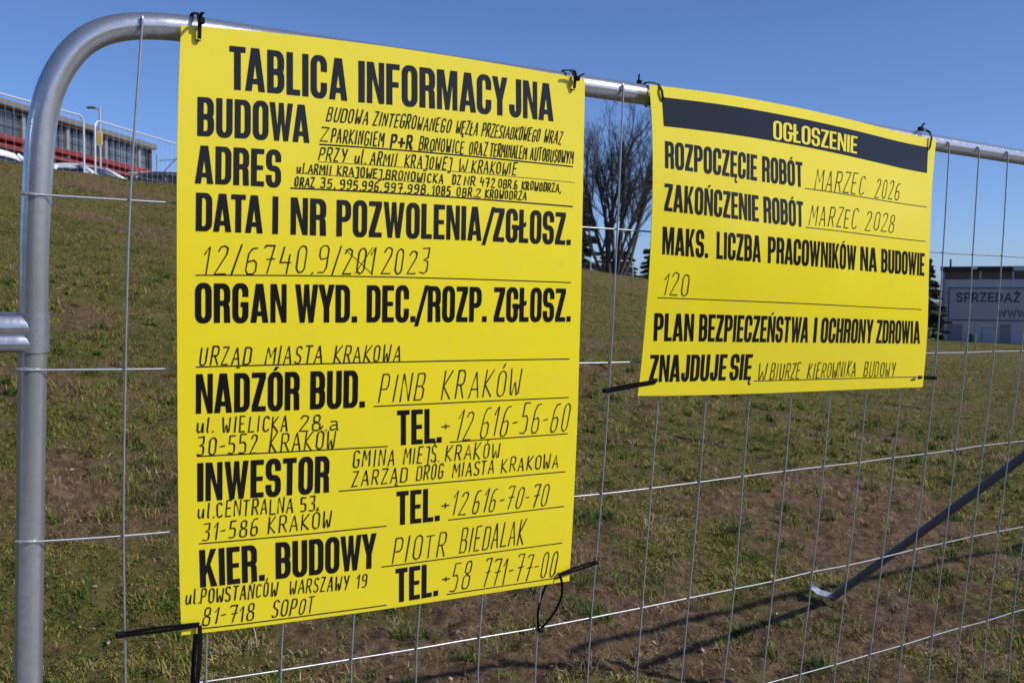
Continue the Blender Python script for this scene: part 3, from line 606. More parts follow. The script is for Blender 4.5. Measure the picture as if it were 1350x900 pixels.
# ------------------------------------------------------------------ hand lettering: strokes of a marker pen, cap height 1
_o = [(.10, .06), (.03, .18), (.03, .82), (.10, .95), (.20, 1), (.32, .95), (.38, .82), (.38, .18), (.32, .05), (.20, 0), (.10, .06)]
HAND = {
 'A': (.42, [[(0, 0), (.20, 1), (.42, 0)], [(.07, .33), (.36, .33)]]),
 'B': (.38, [[(.0, 0), (.03, 1), (.30, 1), (.36, .90), (.34, .62), (.26, .52), (.03, .52)], [(.26, .52), (.37, .42), (.37, .10), (.30, 0), (0, 0)]]),
 'C': (.36, [[(.36, .86), (.30, .97), (.18, 1), (.08, .94), (.02, .80), (.02, .18), (.08, .05), (.18, 0), (.30, .03), (.36, .14)]]),
 'D': (.38, [[(0, 0), (.02, 1), (.26, 1), (.36, .90), (.37, .12), (.28, 0), (0, 0)]]),
 'E': (.34, [[(.34, 1), (.02, 1), (0, 0), (.33, 0)], [(.01, .52), (.27, .52)]]),
 'G': (.38, [[(.37, .88), (.28, 1), (.12, 1), (.03, .88), (.02, .12), (.10, 0), (.28, 0), (.36, .10), (.37, .46), (.22, .46)]]),
 'I': (.12, [[(.04, 0), (.07, 1)]]),
 'J': (.30, [[(.05, 1), (.29, 1), (.28, -.10), (.20, -.22), (.02, -.20)]]),
 'K': (.38, [[(0, 0), (.02, 1)], [(.37, 1), (.02, .46), (.38, 0)]]),
 'L': (.32, [[(.02, 1), (0, 0), (.32, .0)]]),
 'M': (.50, [[(0, 0), (.04, 1), (.25, .38), (.46, 1), (.50, 0)]]),
 'N': (.40, [[(0, 0), (.03, 1), (.37, 0), (.40, 1)]]),
 'O': (.40, [_o]),
 'P': (.36, [[(0, 0), (.03, 1), (.28, 1), (.36, .88), (.35, .58), (.27, .46), (.03, .46)]]),
 'R': (.38, [[(0, 0), (.03, 1), (.28, 1), (.36, .88), (.35, .60), (.27, .48), (.03, .48)], [(.18, .48), (.38, 0)]]),
 'S': (.34, [[(.34, .90), (.26, 1), (.10, 1), (.03, .88), (.04, .64), (.12, .54), (.26, .46), (.33, .34), (.32, .10), (.24, 0), (.08, 0), (0, .10)]]),
 'T': (.38, [[(0, 1), (.38, 1)], [(.19, 1), (.17, 0)]]),
 'U': (.38, [[(.02, 1), (.02, .14), (.09, .0), (.28, 0), (.36, .14), (.38, 1)]]),
 'W': (.48, [[(0, 1), (.05, .05), (.12, .0), (.23, .50), (.34, 0), (.42, .05), (.48, 1)]]),
 'Y': (.38, [[(0, 1), (.19, .48)], [(.38, 1), (.17, 0)]]),
 'Z': (.36, [[(.02, 1), (.36, 1), (0, 0), (.36, 0)]]),
 'u': (.34, [[(.02, .55), (.02, .10), (.10, .0), (.24, .06), (.32, .55)], [(.32, .55), (.33, 0)]]),
 'l': (.06, [[(.02, 1), (0, .06), (.06, 0)]]),
 'a': (.36, [[(.04, .56), (.26, .58), (.32, .48), (.33, .08), (.38, 0)], [(.32, .34), (.10, .32), (.02, .22), (.04, .04), (.18, 0), (.32, .12)]]),
 '0': (.36, [[(x * .9, y) for x, y in _o]]),
 '1': (.16, [[(0, .72), (.16, 1), (.14, 0)]]),
 '2': (.34, [[(.02, .82), (.08, .97), (.20, 1), (.32, .92), (.31, .70), (0, 0), (.36, 0)]]),
 '3': (.34, [[(.02, .98), (.32, 1), (.31, .62), (.12, .54), (.30, .48), (.34, .34), (.32, .08), (.20, 0), (0, .05)]]),
 '4': (.36, [[(.08, 1), (.01, .42), (.36, .42)], [(.30, .72), (.27, 0)]]),
 '5': (.34, [[(.34, 1), (.05, 1), (.03, .56), (.24, .58), (.33, .46), (.32, .10), (.22, 0), (0, .03)]]),
 '6': (.34, [[(.30, .98), (.14, .96), (.04, .76), (.01, .14), (.09, 0), (.26, 0), (.34, .12), (.33, .42), (.24, .52), (.04, .46)]]),
 '7': (.36, [[(.0, .92), (.04, 1), (.36, 1), (.20, 0)], [(.12, .50), (.40, .52)]]),
 '8': (.36, [[(.18, .53), (.05, .62), (.05, .90), (.13, 1), (.26, 1), (.33, .90), (.32, .62), (.18, .53), (.02, .42), (.01, .10), (.10, 0), (.28, 0), (.36, .10), (.35, .42), (.18, .53)]]),
 '9': (.34, [[(.33, .56), (.10, .50), (.02, .62), (.02, .90), (.12, 1), (.26, 1), (.34, .88), (.33, .20), (.24, .02), (.04, .02)]]),
 '-': (.20, [[(.0, .46), (.20, .48)]]),
 '+': (.40, [[(0, .42), (.40, .42)], [(.20, .12), (.20, .72)]]),
 '.': (.10, [[(.02, .0), (.06, .03)]]),
 ',': (.10, [[(.05, .05), (.01, -.14)]]),
 '/': (.22, [[(0, -.04), (.22, 1.05)]]),
}
HAND['X'] = HAND['N']
for a, b, extra in (('Ó', 'O', [(.18, 1.12), (.26, 1.28)]), ('Ń', 'N', [(.18, 1.10), (.26, 1.26)]), ('Ś', 'S', [(.16, 1.10), (.24, 1.26)]), ('Ż', 'Z', [(.17, 1.14), (.20, 1.18)]), ('Ł', 'L', [(-.08, .40), (.18, .62)]), ('Ą', 'A', [(.42, 0), (.34, -.12), (.38, -.22), (.48, -.20)]), ('Ę', 'E', [(.30, 0), (.22, -.12), (.26, -.22), (.36, -.20)])):
    HAND[a] = (HAND[b][0], HAND[b][1] + [extra])

def offset_strip(pts, w):
    """mitred ribbon of width w round a polyline -> quads"""
    p = np.asarray(pts, float)
    keep = [0] + [i for i in range(1, len(p)) if np.hypot(*(p[i] - p[i - 1])) > 1e-6]
    p = p[keep]
    if len(p) < 2: return []
    d = np.diff(p, axis=0); d /= np.linalg.norm(d, axis=1)[:, None]
    nr = np.stack([-d[:, 1], d[:, 0]], 1)
    p = p.copy(); p[0] -= d[0] * w * .45; p[-1] += d[-1] * w * .45
    L = []; Rr = []; ws = w * (1 + 0.16 * np.sin(np.arange(len(p)) * 1.7 + 40 * p[0][0] + 55 * p[0][1]))
    for i in range(len(p)):
        if i == 0: m = nr[0]
        elif i == len(p) - 1: m = nr[-1]
        else:
            m = nr[i - 1] + nr[i]; q = m @ m
            m = nr[i] if q < 0.25 else m * 2 / q
            ln = np.linalg.norm(m)
            if ln > 1.7: m = m * 1.7 / ln
        L.append(p[i] + m * ws[i] / 2); Rr.append(p[i] - m * ws[i] / 2)
    return [[tuple(L[i]), tuple(L[i + 1]), tuple(Rr[i + 1]), tuple(Rr[i])] for i in range(len(p) - 1)]

# ------------------------------------------------------------------ the two yellow boards
TS = np.linspace(0, 1, 13)
class Sheet:
    def __init__(s, E, bulge, W, H):
        s.c = {e: tuple(np.polyfit(TS, np.array(p)[:, q], 5, w=[60] + [1] * 11 + [60]) for q in (0, 1)) for e, p in E.items()}
        s.b = bulge; s.W = W; s.H = H
        s.k = [np.array(q) for q in (E['top'][0], E['top'][-1], E['bottom'][0], E['bottom'][-1])]
    def at(s, u, v, lift=0.0):
        u = np.asarray(u, float); v = np.asarray(v, float)
        o = []
        for i in (0, 1):
            f = lambda e, t: np.polyval(s.c[e][i], t)
            P = (1 - v) * f('top', u) + v * f('bottom', u) + (1 - u) * f('left', v) + u * f('right', v)
            P = P - ((1 - u) * (1 - v) * s.k[0][i] + u * (1 - v) * s.k[1][i] + (1 - u) * v * s.k[2][i] + u * v * s.k[3][i])
            o.append(P)
        return np.stack([o[0], s.b(u, v) - lift, o[1]], -1)
YS = -0.028
def bulge1(u, v): return YS - .014 * np.sin(np.pi * v) * (1 - .3 * (2 * u - 1) ** 2) - .0030 * (fbm(u * 3.1 + 2, v * 4.0, 3, 2) - .5)
def bulge2(u, v): return YS - .006 - .020 * np.sin(np.pi * u) * (.35 + .65 * np.sin(np.pi * v)) - .012 * np.sin(np.pi * v) - .0065 * (fbm(u * 4.6 + v * 1.5 + 7, v * 2.6 - u, 3, 2) - .5)
SHEET1 = Sheet(D_E1, bulge1, 0.71, 0.90)
SHEET2 = Sheet(D_E2, bulge2, 0.86, 0.582)

def sheet_mesh(S, nu, nv, wr):
    U, V = np.meshgrid(np.linspace(0, 1, nu), np.linspace(0, 1, nv))
    def dent(u, v): return wr * (fbm(u * 5 + 7, v * 4, 3, 3) - .5)
    A = S.at(U, V).reshape(-1, 3); A[:, 1] += dent(U, V).ravel() * 0
    B = A.copy(); B[:, 1] += 0.0012
    mb = MB(); n = nu * nv
    F = []
    for j in range(nv - 1):
        for i in range(nu - 1):
            a = j * nu + i
            F.append((a, a + nu, a + nu + 1, a + 1)); F.append((n + a, n + a + 1, n + a + nu + 1, n + a + nu))
    edge = [i for i in range(nu)] + [j * nu + nu - 1 for j in range(1, nv)] + [(nv - 1) * nu + i for i in range(nu - 2, -1, -1)] + [j * nu for j in range(nv - 2, 0, -1)]
    for q in range(len(edge)):
        a, b = edge[q], edge[(q + 1) % len(edge)]
        F.append((a, b, n + b, n + a))
    return mb.add(np.concatenate([A, B]), F)

def letters(S, spec, styles, lift, rng_):
    """all text of the given styles on sheet S as one mesh"""
    mb = MB(); k = 0
    W, H = S.W, S.H
    for st, du, dv, words in spec:
        if st not in styles: continue
        for word, u0, v0, u1, v1 in words:
            up = np.array([du * W, -dv * H]); hgt = np.linalg.norm(up)
            a = np.array([u0 * W, (1 - v0) * H]); b = np.array([u1 * W, (1 - v1) * H])
            ex = (b - a); ln = np.linalg.norm(ex); ex /= ln
            if st in 'BY':
                gl = [heavy(c, st == 'Y') for c in word]; gap = 0.062
                adv = []
                x = 0
                for i, (P, w) in enumerate(gl):
                    kern = 0
                    if i:
                        pr = word[i - 1] + word[i]
                        kern = {'DA': -.03, 'TA': -.07, 'AT': -.07, 'WA': -.07, 'AC': -.03, 'CY': -.03, 'YD': -.03, 'WY': -.05, 'KA': -.05, 'LA': -.02, 'A/': -.02, './': -.07, '/Z': -.10, '/R': -.06, 'Y.': -.06, 'P.': -.03, 'OW': -.03, 'RA': -.02, 'IA': -.0, 'ZA': -.02, 'NA': -.02, 'BA': -.02}.get(pr, 0)
                    x += kern; adv.append(x); x += w + gap
                tot = x - gap
                sx = ln / tot
                for (P, w), x0 in zip(gl, adv):
                    for poly in P:
                        pts = np.array([a + ex * (x0 + px) * sx + up * py for px, py in poly])
                        uv = np.stack([pts[:, 0] / W, 1 - pts[:, 1] / H], 1)
                        mb.add(S.at(uv[:, 0], uv[:, 1], lift + 0.00002 * (k % 9)), [tuple(range(len(poly)))]); k += 1
            else:
                lw = {'h': .00185, 'm': .00185, 't': .0019}[st]
                if word == 'P+R': lw = .0034
                cs = [HAND[c] for c in word]; gap = 0.25
                xs = []; x = 0
                for c, (w, _s) in zip(word, cs):
                    xs.append(x); x += w + (gap if c not in '.,' else .12)
                tot = max(x - gap, .05); sx = ln * (.975 if len(word) > 1 else 1) / tot
                for (w, strokes), x0, c in zip(cs, xs, word):
                    j = rng_.normal(0, 1, 4) * (0 if len(word) == 1 else 1)
                    for stq in strokes:
                        pts = []
                        for px, py in stq:
                            qy = py * (1 + .035 * j[0]) + .018 * j[1]; qx = x0 + px * (1 + .05 * j[2]) + .02 * j[3] * py
                            pts.append(a + ex * qx * sx + up * qy)
                        for poly in offset_strip(pts, lw * rng_.uniform(.88, 1.1)):
                            pts2 = np.array(poly)
                            mb.add(S.at(pts2[:, 0] / W, 1 - pts2[:, 1] / H, lift + 0.00002 * (k % 9)), [(3, 2, 1, 0)]); k += 1
    return mb
def rules(S, spec, lift):
    mb = MB()
    for u0, v0, u1, v1, th in spec:
        n = 60
        t = np.linspace(0, 1, n)
        u = u0 + (u1 - u0) * t; v = v0 + (v1 - v0) * t; hv = th / S.H / 2
        if abs(u1 - u0) * S.W < abs(v1 - v0) * S.H * 4:
            hu = th / S.W / 2; A = S.at(u - hu, v, lift + .0003); B = S.at(u + hu, v, lift + .0003)
        else:
            A = S.at(u, v - hv, lift); B = S.at(u, v + hv, lift)
        F = [(i, n + i, n + i + 1, i + 1) for i in range(n - 1)]
        mb.add(np.concatenate([A, B]), F)
    return mb

def local(mb, base):
    mb.v = [v - np.asarray(base, float) for v in mb.v]; return mb
lr = np.random.default_rng(5)
base1 = np.array([0.43, -0.03, -0.64])
b1 = tag(empty('information_board', mw=fmat(base1)), 'large yellow construction information board crowded with black writing, tied to the mesh fence', 'information board')
local(sheet_mesh(SHEET1, 60, 76, 0), base1).build('sheet', M['yellow'], b1, True, 30)
local(letters(SHEET1, D_T1, 'B', .0006, lr), base1).build('printed_lettering', M['print'], b1)
local(letters(SHEET1, D_T1, 'hm', .0009, lr), base1).build('handwriting', M['pen'], b1)
local(rules(SHEET1, D_R1, .0005), base1).build('ruled_lines', M['print'], b1)
base2 = np.array([1.36, -0.035, -0.31])
b2 = tag(empty('notice_board', mw=fmat(base2)), 'smaller yellow notice board with a black heading band, bulging on the fence', 'notice board')
local(sheet_mesh(SHEET2, 80, 60, 0), base2).build('sheet', M['yellow'], b2, True, 30)
mb = MB()
nu = 79
t = np.linspace(0, 1, nu)
Bq = np.array(D_BAND)
top = Bq[0] + (Bq[1] - Bq[0]) * t[:, None]; bot = Bq[3] + (Bq[2] - Bq[3]) * t[:, None]
rows = [top + (bot - top) * k for k in np.linspace(0, 1, 9)]
mb.add(np.concatenate([SHEET2.at(q[:, 0], q[:, 1], .0007) for q in rows]), [(j * nu + i, j * nu + nu + i, j * nu + nu + i + 1, j * nu + i + 1) for j in range(8) for i in range(nu - 1)])
band = local(mb, base2).build('heading_band', M['print'], b2, True)
ob = local(letters(SHEET2, D_T2, 'Y', .0011, lr), base2).build('heading_lettering', M['yprint'], band)
local(letters(SHEET2, D_T2, 'B', .0006, lr), base2).build('printed_lettering', M['print'], b2)
local(letters(SHEET2, D_T2, 't', .0009, lr), base2).build('handwriting', M['pen'], b2)
local(rules(SHEET2, D_R2, .0005), base2).build('ruled_lines', M['print'], b2)

# ------------------------------------------------------------------ the mesh fence
RZ = 0.0185
FR_L = [(-.1275, -1.70), (-.127, -.70), (-.1265, -.40), (-.125, -.20), (-.124, -.05), (-.1215, .03), (-.119, .08), (-.114, .126), (-.105, .163), (-.089, .198), (-.068, .226), (-.041, .2455), (-.010, .257), (.026, .2635), (.065, .2665), (.16, .268)]
XR = 3.45
def fence_frame():
    P = [(x, 0, z) for x, z in FR_L]
    P += [(x, 0, z) for x, z in ((.374, .2705), (.728, .275), (1.2, .277), (1.809, .272), (2.16, .271), (2.8, .268), (XR - .29, .266))]
    for k in range(1, 9):
        a = R(90 - 90 * k / 8); P.append((XR - .20 + .20 * math.cos(a), 0, .266 - .20 + .20 * math.sin(a)))
    P += [(XR, 0, -.3), (XR, 0, -1.0), (XR, 0, -1.70)]
    # resample smoothly
    P = np.array(P); d = np.r_[0, np.cumsum(np.linalg.norm(np.diff(P, axis=0), axis=1))]
    t = np.concatenate([np.linspace(0, d[4], 6, endpoint=False), np.linspace(d[4], d[15], 46, endpoint=False), np.linspace(d[15], d[-12], 40, endpoint=False), np.linspace(d[-12], d[-1], 40)])
    def cat(c):
        m = np.gradient(P[:, c], d)
        i = np.clip(np.searchsorted(d, t, 'right') - 1, 0, len(d) - 2); h = d[i + 1] - d[i]; s = (t - d[i]) / h
        return (2*s**3-3*s**2+1)*P[i, c] + (s**3-2*s**2+s)*h*m[i] + (-2*s**3+3*s**2)*P[i+1, c] + (s**3-s**2)*h*m[i+1]
    Q = np.stack([cat(0), cat(1), cat(2)], 1)
    mb = MB(); mb.tube(Q, RZ, 28)
    mb.tube([(-.11, 0, -1.58), (XR - .018, 0, -1.58)], RZ * .9, 16)
    return mb
ZROW = {'T': .274, 'H2': .020, 'H3': -.222, 'H4': -.470, 'H5': -.712, 'H6': -.946, 'H7': -1.19, 'H8': -1.43, 'B': -1.575}
def wire_mesh():
    NK = 28
    node = {}
    for r, z in ZROW.items():
        known = D_W.get(r, {})
        ks = sorted(known)
        for k in range(NK + 1):
            nx = .1225 * k + .001
            if k in known: node[r, k] = known[k]; continue
            if len(ks) >= 2:
                # interpolate the measured deviation along the wire
                dev = np.interp(k, ks, [known[q][0] - (.1225 * q + .001) for q in ks]); dz = np.interp(k, ks, [known[q][1] - z for q in ks])
                node[r, k] = (nx + float(dev), z + float(dz))
            else: node[r, k] = (nx, z)
    mb = MB()
    def smooth(P, y, yend=None):
        P = np.array(P); n = len(P); out = []
        m = np.gradient(P, axis=0)
        for i in range(n - 1):
            for s in np.linspace(0, 1, 5)[:-1]:
                out.append((2*s**3-3*s**2+1)*P[i] + (s**3-2*s**2+s)*m[i] + (-2*s**3+3*s**2)*P[i+1] + (s**3-s**2)*m[i+1])
        out.append(P[-1]); out = np.array(out)
        return np.stack([out[:, 0], np.full(len(out), y), out[:, 1]], 1)
    for k in range(NK + 1):
        P = [node[r, k] for r in ZROW]
        if k == NK: P[0] = (P[0][0], P[0][1] - .04)
        mb.tube(smooth(P, -.0232), .00165, 8)
        if k < NK - 1: mb.tube([(P[0][0], -.0212, P[0][1] - .010), (P[0][0], -.0230, P[0][1] - .004), (P[0][0], -.0200, P[0][1] + .003)], .0025, 8)
    for r in list(ZROW)[1:-1]:
        P = [tuple(D_W[r][-1]) if r in D_W and -1 in D_W[r] else (-.142, ZROW[r])] + [node[r, k] for k in range(NK + 1)] + [(XR + .012, ZROW[r])]
        mb.tube(smooth(P, -.0199), .0016, 8)
        x, z = P[0]
        mb.tube([(x - .004, -.0140, z), (x + .004, -.0200, z + .0005), (x + .014, -.0205, z)], [.0022, .0030, .0020], 8)
    for r in list(ZROW)[1:-1]:
        for k in range(NK + 1):
            x, z = node[r, k]; q = .0027
            mb.add([(x+q, -.0216, z), (x-q, -.0216, z), (x, -.0216-q*.9, z), (x, -.0216+q*.9, z), (x, -.0216, z+q), (x, -.0216, z-q)], [(0,3,4),(3,1,4),(1,2,4),(2,0,4),(3,0,5),(1,3,5),(2,1,5),(0,2,5)])
    return mb
fb = np.array([0.0, 0, -1.70])
fence = tag(empty('mesh_fence_panel', mw=fmat(fb)), 'galvanised mesh fence panel with a rounded tube corner, carrying both yellow boards', 'fence panel', 'mobile fence panels in the front row')
local(fence_frame(), fb).build('tube_frame', M['galv'], fence, True, 50)
local(wire_mesh(), fb).build('wire_mesh', M['wire'], fence, True, 60)
def T4(dx, dy, rz, piv):
    return Matrix.Translation((dx, dy, 0)) @ Matrix.Translation((piv, 0, 0)) @ Matrix.Rotation(rz, 4, 'Z') @ Matrix.Translation((-piv, 0, 0))
f2 = dup_tree(fence); f2.matrix_world = fmat(fb) @ T4(XR + .235, 0.0, R(3.0), -.125)
f2['label'] = 'bare galvanised mesh fence panel, continuing the row past the strut'
f4 = dup_tree(fence); f4.matrix_world = f2.matrix_world @ T4(XR + .235, 0.0, R(1.0), -.125)
f4['label'] = 'farthest bare galvanised mesh fence panel of the front row'
f3 = dup_tree(fence); f3.matrix_world = fmat(fb) @ T4(-(XR + .215), 0.0, R(-2.0), XR)
f3['label'] = 'bare galvanised mesh fence panel joined on by the tube clamp'

# clamp joining the two posts
cb = np.array([-.125, 0, -.166])
def clamp():
    b = MB()
    n = 22; r = .0212
    prof = [(-.0265, r - .0015), (-.0265, r), (.0265, r), (.0265, r - .0015)]
    V = []
    for z, rr in prof:
        for k in range(n): V.append((rr * math.cos(2*math.pi*k/n), rr * math.sin(2*math.pi*k/n), z))
    b.add(V, [(j*n+k, j*n+(k+1) % n, j*n+n+(k+1) % n, j*n+n+k) for j in range(3) for k in range(n)])
    return b
def clamp_web():
    b = MB()
    # pressed steel web: profile in y,z swept to the left, with two ribs and a groove
    pr = [(-.004, .0262), (-.010, .0258), (-.0150, .0215), (-.0195, .0120), (-.0208, .0045), (-.0195, .0015), (-.0172, -.0010), (-.0168, -.0045), (-.0185, -.0070), (-.0205, -.0120), (-.0208, -.0180), (-.0180, -.0235), (-.0120, -.0262), (-.004, -.0262)]
    xs = [(-.002, .86), (-.006, .95), (-.011, .99), (-.028, 1.0), (-.06, 1.0), (-.087, 1.0), (-.104, .99), (-.109, .95), (-.113, .86)]
    V = []
    for x, k in xs:
        for y, z in pr: V.append((x, -.004 + (y + .004) * k, z * (1 if k > .9 else .97)))
        for y, z in pr[::-1]: V.append((x, .004 - (y + .004) * k, z * (1 if k > .9 else .97)))
    m = 2 * len(pr)
    b.add(V, [(i*m+k, i*m+(k+1) % m, i*m+m+(k+1) % m, i*m+m+k) for i in range(len(xs)-1) for k in range(m)])
    return b
cl = tag(empty('fence_clamp', mw=fmat(cb)), 'grey pressed steel clamp gripping the rounded fence post, bolt in its middle', 'fence clamp')
clamp().build('collar', M['cast'], cl, True, 40)
c2 = clamp(); c2.v = [v + np.array([-.115, 0, 0]) for v in c2.v]; c2.build('collar', M['cast'], cl, True, 40)
clamp_web().build('web_plate', M['web'], cl, True, 50)
b = MB(); ang = np.linspace(0, math.pi / 2, 6); V = []
for a in ang:
    for k in range(14): V.append((-.0600 + .0075*math.cos(a)*math.cos(2*math.pi*k/14), -.0150 - .0075*math.sin(a), -.0015 + .0075*math.cos(a)*math.sin(2*math.pi*k/14)))
b.add(V, [(i*14+k, i*14+14+k, i*14+14+(k+1) % 14, i*14+(k+1) % 14) for i in range(5) for k in range(14)]).build('bolt_head', M['bolt'], cl, True)

# strut behind the fence
sb = np.array([3.73, 1.69, -1.70])
M['foot'] = mat('worn_zinc_plate', (0.62, 0.63, 0.65), 0.42, 0.5, col2=(0.4, 0.41, 0.43), scale=60)
st = tag(empty('fence_strut', mw=fmat(sb)), 'long grey steel strut leaning on the fence, its flattened bright foot on the grass', 'strut')
P0, P1 = np.array([3.73, 1.69, -1.68]), np.array([3.605, 0.03, -0.05])
local(MB().tube([P0, P0 + (P1 - P0) * .02, P0 + (P1 - P0) * .5, P1], .0182, 16), sb).build('tube', M['dullpipe'], st, True, 40)
b = MB()
V = []
for (x, y, z, w) in ((.02, -.03, .040, .030), (-.005, .02, .026, .042), (-.025, .06, .030, .046), (-.045, .095, .052, .040)):
    for s_ in (-1, 1):
        for h in (0, .006): V.append((x + s_ * w * .8, y + s_ * w * .5, z + h))
F = []
for i in range(3):
    o = i * 4
    F += [(o, o+4, o+6, o+2), (o+1, o+3, o+7, o+5), (o, o+1, o+5, o+4), (o+2, o+6, o+7, o+3)]
F += [(0, 2, 3, 1), (12, 13, 15, 14)]
b.add(V, F).build('foot_plate', M['foot'], st)
b = MB(); b.tube([(P1[0]-.2, .0, P1[2]+.02), (P1[0]+.08, .0, P1[2]+.02)], .024, 12)
# concrete feet of the row
for i, (x, lab) in enumerate(((-.18, 'grey concrete block under the clamped fence posts'), (3.51, 'grey concrete block under the fence posts beside the strut'))):
    bb = np.array([x, 0, -1.70]); f = tag(MB().bbox(-.35, -.11, -.06, .35, .11, .08, .015).build('concrete_block', M['conc']), lab, 'concrete block', 'concrete blocks holding the fence')
    f.matrix_world = fmat(bb)

# ------------------------------------------------------------------ cable ties
def loop(c, ax, ay, rx, ry, n=18, a0=0.0, a1=2*math.pi):
    c = np.array(c, float); ax = np.array(ax, float); ay = np.array(ay, float)
    return np.array([c + ax * rx * math.cos(a) + ay * ry * math.sin(a) for a in np.linspace(a0, a1, n)])
def cable_tie(label, straps, heads, tails=()):
    base = np.array(straps[0][0][0], float)
    t = tag(empty('cable_tie', mw=fmat(base)), label, 'cable tie', 'black cable ties holding the boards')
    for pts, wd, w in straps:
        local(MB().strap(pts, wd, w, .0017), base).build('strap', M['tie'], t)
    for (c, dx, dy, dz) in heads:
        c = np.array(c)
        local(MB().bbox(c[0]-dx, c[1]-dy, c[2]-dz, c[0]+dx, c[1]+dy, c[2]+dz, min(dx, dy, dz)*.35), base).build('head', M['tie'], t)
    for pts, wd, w in tails:
        local(MB().strap(pts, wd, w, .0014), base).build('tail', M['tie'], t)
    return t
def curve(*P, n=16):
    P = np.array(P, float)
    if len(P) == 3: t = np.linspace(0, 1, n)[:, None]; return (1-t)**2*P[0] + 2*t*(1-t)*P[1] + t*t*P[2]
    if len(P) == 4: t = np.linspace(0, 1, n)[:, None]; return (1-t)**3*P[0] + 3*t*(1-t)**2*P[1] + 3*t*t*(1-t)*P[2] + t**3*P[3]
    return np.linspace(P[0], P[1], n)
def rail_loop(x, zb, zr=.270, tilt=0.0, yf=-.0345):
    """band over the rail (axis height zr) and through a hole in the sheet at height zb"""
    yz = [(yf, zb), (yf - .001, zb + .004), (yf - .001, zr + .004), (yf + .006, zr + .0150), (-.018, zr + .0200), (0, zr + .0215), (.014, zr + .0165), (.0212, zr + .002), (.018, zr - .012), (.006, zr - .0212), (-.012, zr - .0245), (yf + .006, zb - .001), (yf, zb - .002)]
    top = zr + .02
    return np.array([(x + tilt * min(1, max(0, (top - z) / (top - zb))), y, z) for y, z in yz])
cable_tie('black cable tie, square head upright, top left corner of the large board',
          [(rail_loop(.080, .250, .268), (1, 0, 0), .0052)], [((.0815, -.0375, .2745), .0042, .0050, .0048)],
          [(curve((.0790, -.040, .279), (.0785, -.046, .283), (.0780, -.058, .282)), (1, 0, 0), .0048)])
cable_tie('black cable tie, loose end curled, top right corner of the large board',
          [(rail_loop(.732, .262, .275), (1, 0, 0), .0048)], [((.735, -.0375, .2790), .0040, .0050, .0040)],
          [(curve((.731, -.038, .281), (.729, -.042, .291), (.716, -.046, .2915)), (0, 1, 0), .0048), (curve((.735, -.040, .281), (.738, -.044, .285), (.741, -.050, .287)), (0, 1, 0), .0042)])
cable_tie('black cable tie bent over the rail, top left corner of the smaller board',
          [(rail_loop(.922, .266, .278, .009, -.040), (1, 0, 0), .0046)], [((.914, .010, .3005), .0042, .0042, .0035)],
          [(curve((.912, .010, .302), (.911, .009, .309), (.911, .008, .314)), (0, 1, 0), .0036)])
cable_tie('black cable tie knotted above the rail, top right corner of the smaller board',
          [(rail_loop(1.738, .250, .272, -.006, -.040), (1, 0, 0), .0046)], [((1.722, -.020, .2955), .0060, .0050, .0040)],
          [(curve((1.722, -.020, .297), (1.725, -.022, .304), (1.730, -.024, .309)), (0, 1, 0), .0042), (curve((1.738, -.036, .286), (1.734, -.030, .295), (1.724, -.020, .2955)), (0, 1, 0), .0040)])
def px_loop(a, b, sep, w):
    """long thin loop between wire a and eyelet b, two runs lying one above the other"""
    a = np.array(a, float); b = np.array(b, float); d = b - a; m = a + d * .45
    up = np.array([0, 0, 1.0])
    top = curve(a + up*.001, m + up*sep, b + up*.0015, n=14); bot = curve(b - up*.0015, m - up*sep*.9, a - up*.003, n=14)
    endl = np.array([a + np.array([-.004, -.004, -.001])])
    return np.concatenate([top, np.array([b + np.array([.003, .010, 0])]), bot, endl, top[:1]])
cable_tie('long black cable tie running sideways, bottom left corner of the large board',
          [(px_loop((-.0045, -.030, -.601), (.101, -.034, -.6035), .0040, .005), (0, -.3, 1), .0046)], [((-.0105, -.030, -.6015), .0062, .0045, .0042)])
D1 = (.1015, -.036, -.604)
cable_tie('black cable tie hanging straight down from the bottom left corner of the large board',
          [(np.concatenate([curve(D1, (.104, -.040, -.640), (.0985, -.034, -.728), n=12), curve((.0985, -.030, -.730), (.094, -.024, -.700), (.1000, -.027, -.608), n=12)]), (1, 0, 0), .0066)], [((.0985, -.030, -.732), .006, .004, .005)])
E1_ = (.766, -.0355, -.6165)
cable_tie('black cable tie running sideways, bottom right corner of the large board',
          [(px_loop((.8515, -.029, -.6065), E1_, .0045, .004), (0, -.3, 1), .0042)], [((.855, -.029, -.6070), .0050, .0042, .0036)])
cable_tie('slack black cable tie loop below the bottom right corner of the large board',
          [(np.concatenate([curve(E1_, (.781, -.052, -.662), (.734, -.029, -.718), n=18), curve((.7305, -.029, -.718), (.722, -.020, -.662), (.762, -.0265, -.613), n=18)]), (.6, -.8, 0), .0042)], [((.7345, -.029, -.7195), .0052, .0044, .0036)])
cable_tie('black cable tie stretched to a wire, bottom left corner of the smaller board',
          [(px_loop((.856, -.028, -.2755), (.964, -.0385, -.2615), .0035, .004), (0, -.3, 1), .0050)], [((.8515, -.028, -.2765), .0055, .0045, .0042)])
cable_tie('short black cable tie, bottom right corner of the smaller board',
          [(px_loop((1.848, -.028, -.280), (1.776, -.0385, -.2755), .002, .004), (0, -.3, 1), .0048)], [((1.853, -.028, -.2805), .0055, .0045, .0040)])

